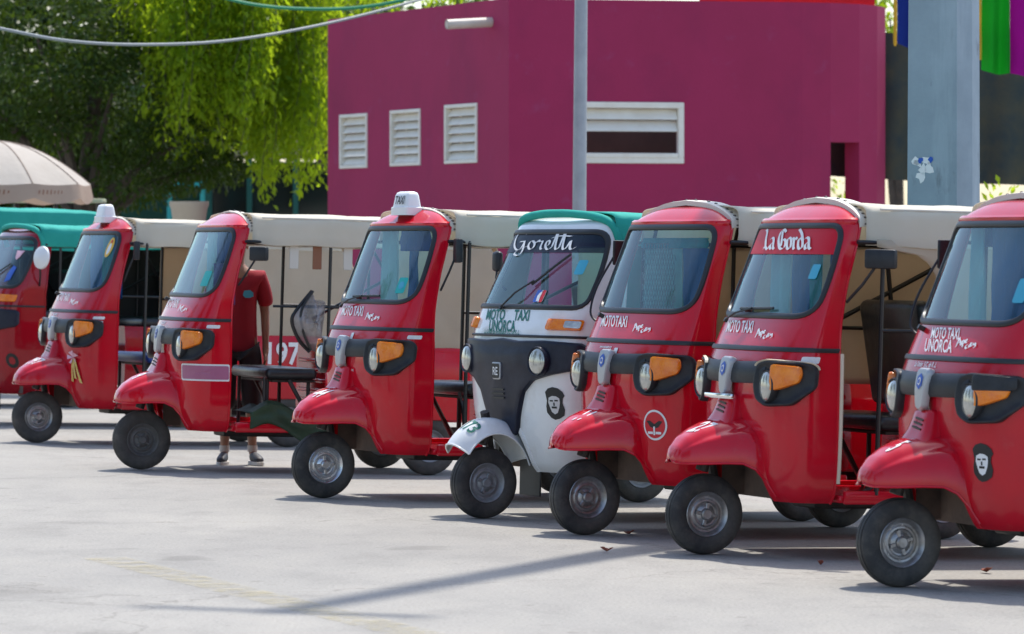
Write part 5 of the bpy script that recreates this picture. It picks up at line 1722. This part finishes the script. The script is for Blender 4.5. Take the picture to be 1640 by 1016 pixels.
def re_guard_pt(a, b, off=0.0):
    """a: angle along the wheel (0 front, pi rear), b: -1..1 across"""
    rx, rz = .325, .405
    k = 1 - .24 * abs(b) ** 2.6
    x = -.02 + (rx * k + off) * math.cos(a); z = RW + (rz * k + off) * math.sin(a)
    return Vector((x, b * .135, z))
def re_guard_mb():
    rows = [[re_guard_pt(R(a), b) for b in np.linspace(-1, 1, 21)] for a in np.linspace(36, 158, 36)]
    m = MB().grid(rows)
    for r in (rows[0], rows[-1], [q[0] for q in rows], [q[-1] for q in rows]): m.tube(r, .006, 6)
    return m
def re_arch(c): return (c[1] / .24) ** 2 + ((c[2] - .28) / .34) ** 2 < 1
RLAMP = Vector((.99, .12, .03)).normalized()
def build_re(spec):
    th = R(spec['th'])
    Y = CAM_H * 7000 / (spec['base'] - 393); X = (spec['px'] - 820) / 7000 * Y
    z0 = gz(X, Y); rx, ry = X + 2 * math.cos(th), Y + 2 * math.sin(th)
    root = empty('mototaxi', (X, Y, z0), (0, -math.atan2(z0 - gz(rx, ry), 2.0), math.pi + th))
    tag(root, spec['label'], 'mototaxi', 'mototaxis parked in a row')
    S = RE; pt_ = spec['paint']
    shell = part('cab_shell', 're', lambda: S.shell(RE_WS, re_arch), pt_, root, angle=60)
    for sg in (0, -1): part('edge_trim', ('re', sg), lambda: edge_mb(S, sg), pt_, shell)
    for sg in (1, -1): part('arch_lip', ('re', sg), lambda: arch_lip(S, sg, .242, .342, .29), pt_, shell)
    ws = part('windshield', 're', lambda: S.patch(RE_WS, GLASS_RINGS), 'glass', root, angle=80)
    part('gasket', 're', lambda: S.band(RE_WS, GASKET), 'rubber', ws)
    if spec.get('strip'): part('sun_strip', 're', lambda: ws_strip(S, RE_WS, 1.655), spec['strip'], ws)
    part('seam_strip', 're', lambda: seam_mb(S, 1.135, .008), 'rubber', root)
    fa = part('front_fascia', 're', fasc_mb, 'navy_plastic', root, angle=45)
    for sg in (1, -1):
        h = part('headlight', ('re', sg), lambda: headlight_mb(S, .435, .985, .045, sg, .082, RLAMP), 'lens', root)
        part('bezel', ('re', sg), lambda: bezel_mb(S, .435, .985, .045, sg, .082, RLAMP), 'navy_plastic', h)
        part('indicator', ('re', sg), lambda: S.patch(rect(.44 * sg - (0 if sg > 0 else .24), .44 * sg + (.24 if sg > 0 else 0), 1.175, 1.24, .01), [(1, 0), (1, .022), (.93, .03), (.6, .031), (.3, .031)], N=40), 'orange', root, angle=50)
    bd = part('badge', 're', lambda: S.patch(fillet([(-.055, .97), (.055, .97), (.048, .865), (-.048, .865)], .015, 4), [(1, .035), (1, .052), (.85, .056), (.5, .056)], N=32), 'silver', root)
    part('badge_ground', 're', lambda: S.sticker(fillet([(-.047, .962), (.047, .962), (.041, .873), (-.041, .873)], .012, 4), .0585), 'print_black', bd, smooth=False)
    part('lettering', 're', lambda: S.text(0, .914, .0605, 'RE', .07, bold=.001, xs=.85), 'print_white', bd, smooth=False)
    for k in range(3): part('slot', ('re', k), lambda: S.patch(rect(-.075, .075, .80 - .026 * k, .811 - .026 * k, .003), [(1, .04), (1, .0475), (.5, .0475)]), 'rubber', fa, smooth=False)
    mg = part('mudguard', 're', re_guard_mb, pt_, root, angle=50)
    if spec.get('num'):
        on_map(text2d(spec['num'], .15, bold=.003, shear=.15, xs=.62), lambda p, q: re_guard_pt(R(62) + q / .37, .25 + p / .135 * .95, .005)).build('number', 'print_green', mg, smooth=False)
    part('mudflap', 're', lambda: MB().rbox((-.335, 0, .27), (.012, .26, .26), .004, 1), 'rubber', root)
    wheel(root, (0, 0, RW), spec['rim'], 'tyre', R(spec.get('steer', 0)), .4)
    for sg in (1, -1): wheel(root, (-2.0, sg * .53, RW), 'rim_grey', 'tyre', 0, .8)
    part('fork', 'ape', fork_mb, 'frame', root)
    part('wheel_well', 're', lambda: MB().box((-.42, 0, .56), (.03, 1.06, .50)), 'well', root, smooth=False)
    part('chassis', 'ape', chassis_mb, 'frame', root)
    part('floor', 'ape', floor_mb, pt_, root)
    part('dashboard', 'ape', dash_mb, 'black_plastic', root)
    part('seat', 'ape', seat_mb, 'vinyl', root); part('seat_frame', 'ape', seatleg_mb, 'frame', root)
    part('passenger_tub', 'ape', tub_mb, pt_, root, angle=50)
    part('rear_seat', 'ape', bench_mb, 'vinyl', root)
    frame_parts(root, [-.74, -1.3])
    solid(part('canopy', ('re', spec['seed']), lambda: canopy_mb(H=1.92, x0=-.56, seed=spec['seed']), 'teal', root, angle=70), .006)
    part('front_roll', 're', lambda: MB().tube(catmull([(-.60, -.585, 1.70), (-.56, -.57, 1.82), (-.52, -.46, 1.875), (-.49, -.2, 1.898), (-.485, 0, 1.902), (-.49, .2, 1.898), (-.52, .46, 1.875), (-.56, .57, 1.82), (-.60, .585, 1.70)], 6), .026, 10), 'teal', root)
    for sg in spec['tarps']:
        solid(part('side_tarp', ('re', sg), lambda: side_tarp_mb(sg, -1.3, False, seed=9), spec.get('tarpm', 'teal'), root, angle=70), .004)
    solid(part('rear_tarp', 're', lambda: rear_tarp_mb(9), 'teal', root, angle=70), .004)
    return root
v4 = build_re(D(px=773, base=828, th=29.5, label='white mototaxi with Goretti lettering, dark nose and teal canopy', paint='white_paint', strip='strip_dark', rim='rim_grey', num='173', seed=11, tarps=(1, -1)))
v0 = build_re(D(px=-62, base=675, th=24, label='dark red mototaxi with dark nose and teal canopy cut by the left edge', paint='dark_red', rim='rim_grey', seed=12, tarps=(-1,), tarpm='net_dark'))
S = RE
for w_, u_ in (('MOTO', -.215), ('TAXI', .125)): S.text(u_, 1.258, .004, w_, .092, bold=.0022, xs=.92, sk=-.4).build('lettering', 'print_green', v4, smooth=False)
S.text(-.075, 1.190, .004, 'UNORCA', .096, bold=.0022, xs=.82, sk=-.55).build('lettering', 'print_green', v4, smooth=False)
S.text(-.04, 1.142 + .012, .0125, 'La Unión de mototaxis  S.C. de R. L.', .036, bold=.0008, xs=.85).build('lettering', 'print_green', v4, smooth=False)
S.pen(-.02, 1.715, .0045, GORETTI, .10, 35, scale=.125, slant=-.35, xs=2.0).build('lettering', 'print_white', v4, smooth=False)
for mt, fn in face_sticker(.52, .73, .20, 'print_black', 'print_grey'): fn(S).build('portrait_sticker', mt, v4, smooth=False)
wiper_mb(S, -.14, 1.30, .12, 1.47, ((.10, 1.45), (.38, 1.64))).build('wiper', 'rubber', v4)
for (m_, a, b, off) in (('print_white', -.055, .055, .002), ('print_blue', -.052, .008, .0035), ('print_red', .014, .052, .0035)):
    S.sticker(rect(.235 + a, .235 + b, 1.345, 1.42, .008), off, N=24).build('glass_sticker', m_, v4, smooth=False)
S.patch([(.235 + a, 1.38 + b) for a, b in [(-.012, -.03), (.02, -.03), (.012, 0), (.018, .02), (.004, .032), (-.012, .018), (-.022, .002)]], [(1, .005), (.5, .005)]).build('sticker_figure', 'print_white', v4, smooth=False)
S.sticker(rect(.47, .545, 1.52, 1.61, .01), .002, N=24).build('glass_sticker', 'print_sky', v4, smooth=False)
m = MB(); m.tube([(-.47, -.60, 1.42), (-.44, -.68, 1.48), (-.47, -.72, 1.58)], .008, 6); m.rbox((-.47, -.72, 1.60), (.05, .085, .13), .024, 3); m.build('side_mirror', 'black_plastic', v4)
RE.patch(rect(.575, .665, 1.187, 1.228, .006), [(1, .03), (1, .034), (.6, .0345)], N=24).build('clear_lens', 'lens', v4, smooth=False)
# dark red one: round white mirror, stickers, wiper
m = MB(); m.tube([(-.55, .60, 1.30), (-.52, .72, 1.42), (-.50, .76, 1.58)], .009, 6); m.build('mirror_arm', 'tube', v0)
MB().lathe([(0, .03), (.06, .022), (.105, .0), (.11, -.02), (.08, -.04), (0, -.045)], (-.50, .78, 1.60), (1, .4, .1), 24).build('side_mirror', 'sign_white', v0)
wiper_mb(S, .05, 1.30, .22, 1.42, ((.12, 1.40), (.42, 1.53))).build('wiper', 'rubber', v0)
S.sticker([(.40, 1.66), (.53, 1.66), (.50, 1.60), (.465, 1.57), (.43, 1.60)], .003).build('glass_sticker', 'print_pink', v0, smooth=False)
S.sticker([(.44, 1.36), (.52, 1.38), (.53, 1.50), (.47, 1.52), (.43, 1.44)], .003).build('glass_sticker', 'print_blue', v0, smooth=False)
S.sticker([(.64 + .06 * math.cos(t), .62 + .07 * math.sin(t)) for t in np.linspace(0, 6.28, 25)[:-1]], .004).build('round_sticker', 'print_black', v0, smooth=False)
S.sticker([(.64 + .03 * math.cos(t), .62 + .036 * math.sin(t)) for t in np.linspace(0, 6.28, 25)[:-1]], .0055).build('sticker_core', 'dark_red', v0, smooth=False)

# ------------------------------------------------------------------ the man standing behind the second taxi
M['skin'] = mat('skin', (.30, .155, .095), .55, c2=(.26, .13, .08), scale=10)
M['tshirt'] = mat('red_tshirt', (.30, .006, .018), .85, c2=(.25, .006, .016), scale=5, bump=.3, bscale=14)
M['shorts'] = mat('black_shorts', (.012, .012, .014), .85)
M['shoe'] = mat('dark_shoe', (.025, .026, .034), .6); M['sole'] = mat('white_sole', (.6, .58, .55), .7)
M['sock'] = mat('pale_sock', (.5, .47, .43), .9); M['hair'] = mat('black_hair', (.01, .009, .008), .5)
def skin_mesh(name, chains, m, parent, levels=2):
    """chains: list of ([(point, radius)...], link_to) sharing joints by identical coordinates"""
    vs = []; es = []; rs = []; key = {}
    def vid(p, r):
        k = tuple(round(c, 4) for c in p)
        if k not in key: key[k] = len(vs); vs.append(p); rs.append(r)
        return key[k]
    for ch in chains:
        prev = None
        for p, r in ch:
            i = vid(p, r)
            if prev is not None and prev != i: es.append((prev, i))
            prev = i
    me = bpy.data.meshes.new('tmp_skin'); me.from_pydata(vs, es, [])
    o = bpy.data.objects.new('tmp_skin', me); col.objects.link(o)
    md = o.modifiers.new('skin', 'SKIN'); md.use_smooth_shade = True
    for i, sv in enumerate(me.skin_vertices[0].data):
        r = rs[i]; sv.radius = r if isinstance(r, tuple) else (r, r)
        sv.use_root = (i == 0)
    sb = o.modifiers.new('sub', 'SUBSURF'); sb.levels = levels; sb.render_levels = levels
    dg = bpy.context.evaluated_depsgraph_get(); dg.update()
    out = bpy.data.meshes.new_from_object(o.evaluated_get(dg)); out.name = name
    bpy.data.objects.remove(o); bpy.data.meshes.remove(me)
    out.materials.clear(); out.materials.append(M[m]); out.shade_smooth()
    return link(bpy.data.objects.new(name, out), parent)
mx, my = -2.13, 33.98
man = empty('person', (mx, my, gz(mx, my)), (0, 0, R(8)))
man.scale = (.9, 1, 1)
tag(man, 'person in red T-shirt, black shorts and dark shoes standing behind the striped mototaxi', 'person')
# the man faces -Y, his left hand is on +X
pel = ((0, 0, .98), (.135, .10)); 
leg = lambda s, fx, fy: [((0, 0, .98), (.135, .10)), ((s * .10, 0, .90), .095), ((s * .105 + fx * .4, -.01, .52), .062), ((s * .105 + fx * .7, .01, .36), .056), ((s * .105 + fx, .02 + fy, .09), .036), ((s * .105 + fx + s * .02, -.06 + fy, .045), .036), ((s * .105 + fx + s * .05, -.15 + fy, .03), .03)]
torso = [((0, 0, .98), (.135, .10)), ((0, 0, 1.12), (.14, .10)), ((0, -.005, 1.30), (.16, .11)), ((0, 0, 1.45), (.13, .09)), ((0, -.005, 1.56), .052), ((0, -.02, 1.62), .06), ((0, -.03, 1.68), (.078, .092)), ((0, -.025, 1.74), (.08, .098)), ((0, -.015, 1.80), (.06, .075))]
arm = lambda s, hx, hy, hz: [((0, 0, 1.45), (.13, .09)), ((s * .19, 0, 1.46), .062), ((s * .235, .02, 1.19), .044), ((s * .235 + hx * .5, -.02 + hy * .5, 1.06), .040), ((s * .235 + hx, -.03 + hy, hz), .028), ((s * .235 + hx, -.04 + hy, hz - .07), (.02, .042))]
def fingers(s, hx, hy, hz):
    bx, by, bz = s * .235 + hx, -.04 + hy, hz - .07
    out = []
    for k, (dy, ln) in enumerate(((-.030, .075), (-.010, .085), (.010, .08), (.030, .062))):
        out.append([((bx, by, bz), (.02, .042)), ((bx, by + dy, bz - .035), .011), ((bx - s * .008, by + dy, bz - .035 - ln * .55), .0095), ((bx - s * .028, by + dy * .9, bz - .035 - ln), .008)])
    out.append([((bx, by, bz), (.02, .042)), ((bx - s * .01, by - .045, bz - .01), .012), ((bx - s * .018, by - .06, bz - .05), .010)])
    return out
la = (.0, .0, .93); ra = (-.02, -.12, .96)
skin_mesh('body', [leg(1, .02, 0), leg(-1, -.01, .02), torso, arm(1, *la), arm(-1, *ra)] + fingers(1, *la) + fingers(-1, *ra), 'skin', man)
skin_mesh('shirt', [[((0, 0, .82), (.19, .135)), ((0, 0, .93), (.188, .135)), ((0, 0, 1.05), (.18, .13)), ((0, 0, 1.2), (.172, .128)), ((0, -.005, 1.34), (.185, .128)), ((0, 0, 1.45), (.15, .105)), ((0, 0, 1.51), (.085, .075))],
           [((0, 0, 1.45), (.15, .105)), ((.19, 0, 1.455), .078), ((.235, .01, 1.30), .075), ((.245, .015, 1.22), .074)], [((0, 0, 1.45), (.15, .105)), ((-.19, 0, 1.455), .078), ((-.235, .01, 1.30), .075), ((-.245, .015, 1.22), .074)]], 'tshirt', man)
skin_mesh('shorts', [[((0, 0, .99), (.155, .118)), ((.105, 0, .86), .115), ((.115, -.005, .7), .108), ((.118, -.008, .50), .098), ((.12, -.008, .42), .095)], [((0, 0, .99), (.155, .118)), ((-.105, 0, .86), .115), ((-.112, -.005, .7), .108), ((-.112, -.008, .50), .098), ((-.112, -.008, .42), .095)]], 'shorts', man)
for s, fx, fy in ((1, .02, 0), (-1, -.01, .02)):
    cx, cy = s * .105 + fx, fy
    sh_o = skin_mesh('shoe', [[((cx, .05 + cy, .06), (.042, .05)), ((cx + s * .015, -.04 + cy, .06), (.046, .045)), ((cx + s * .04, -.13 + cy, .045), (.048, .034)), ((cx + s * .055, -.19 + cy, .035), (.036, .024))]], 'shoe', man)
    m = MB(); ring = []
    for k in range(24):
        t = 2 * math.pi * k / 24
        yy = -.07 + .155 * math.cos(t); ring.append((cx + s * (.02 - (yy + .07) * .22) + .052 * math.sin(t) * (1 - .15 * math.cos(t)), yy + cy, 0))
    m.add([Vector(r) + Vector((0, 0, .002)) for r in ring] + [Vector(r) + Vector((0, 0, .028)) for r in ring], [(k, (k + 1) % 24, 24 + (k + 1) % 24, 24 + k) for k in range(24)] + [tuple(range(24))[::-1], tuple(range(24, 48))])
    m.build('sole', 'sole', sh_o)
    MB().lathe([(.042, 0), (.044, .05)], (cx, .02 + cy, .10), (0, 0, 1), 14).build('sock', 'sock', man)
skin_mesh('hair', [[((0, .035, 1.68), (.07, .05)), ((0, .025, 1.76), (.082, .085)), ((0, -.01, 1.825), (.07, .08))]], 'hair', man)
m = MB()
for s in (-1, 1):
    m.lathe([(0, .012), (.010, .006), (.013, 0)], (s * .032, -.115, 1.725), (0, -1, 0), 10)
m.build('eyes', 'print_black', man)
MB().tube([(0, -.118, 1.725), (0, -.138, 1.695), (0, -.118, 1.68)], [.008, .015, .012], 8).build('nose', 'skin', man)
MB().tube([(-.026, -.112, 1.648), (0, -.120, 1.648), (.026, -.112, 1.648)], .006, 6).build('mouth', 'print_brown', man)
for s in (-1, 1): MB().lathe([(0, .01), (.022, .006), (.026, 0), (.018, -.01)], (s * .082, -.015, 1.70), (s, -.3, 0), 12).build('ear', 'skin', man)
m = MB(); c = Vector((.07, -.140, 1.33))
m.add([c + Vector((x, -.004 + .1 * abs(x), z)) for x, z in ((-.04, -.01), (-.02, -.03), (.02, -.03), (.05, -.02), (.05, .01), (.02, .03), (-.03, .025))], [tuple(range(7))])
m.build('shirt_logo', 'print_sky', man, smooth=False)

# ------------------------------------------------------------------ small things on the ground
M['leaf_dry'] = mat('dry_leaf', (.22, .05, .025), .7)
rnd = random.Random(4)
for (px, py, sz_) in ((1008, 853, .05), (1581, 908, .045), (972, 886, .03), (1315, 902, .025)):
    p = on_ground(px, py)
    m = MB(); ring = [(sz_ * math.cos(t) * (1 if abs(math.cos(t)) < .9 else 1.25), sz_ * .6 * math.sin(t), .012 + .02 * rnd.random()) for t in np.linspace(0, 6.28, 11)[:-1]]
    m.add([(0, 0, .004)] + ring, [(0, k + 1, (k + 1) % 10 + 1) for k in range(10)])
    o = solid(m.build('dry_leaf', 'leaf_dry'), .003); o.location = (p.x, p.y, gz(p.x, p.y) + .004); o.rotation_euler = (0, 0, rnd.uniform(0, 3))
    lab = {1008: 'reddish dry leaf lying between the wheels of the ringed emblem and La Gorda mototaxis', 1581: 'orange dry leaf on the ground beneath the nearest mototaxi', 972: 'tiny dry leaf on the paving in front of the ringed emblem mototaxi', 1315: 'tiny dry leaf in the shadow between the two rightmost mototaxis'}[px]
    tag(o, lab, 'leaf', 'dry leaves on the paving')
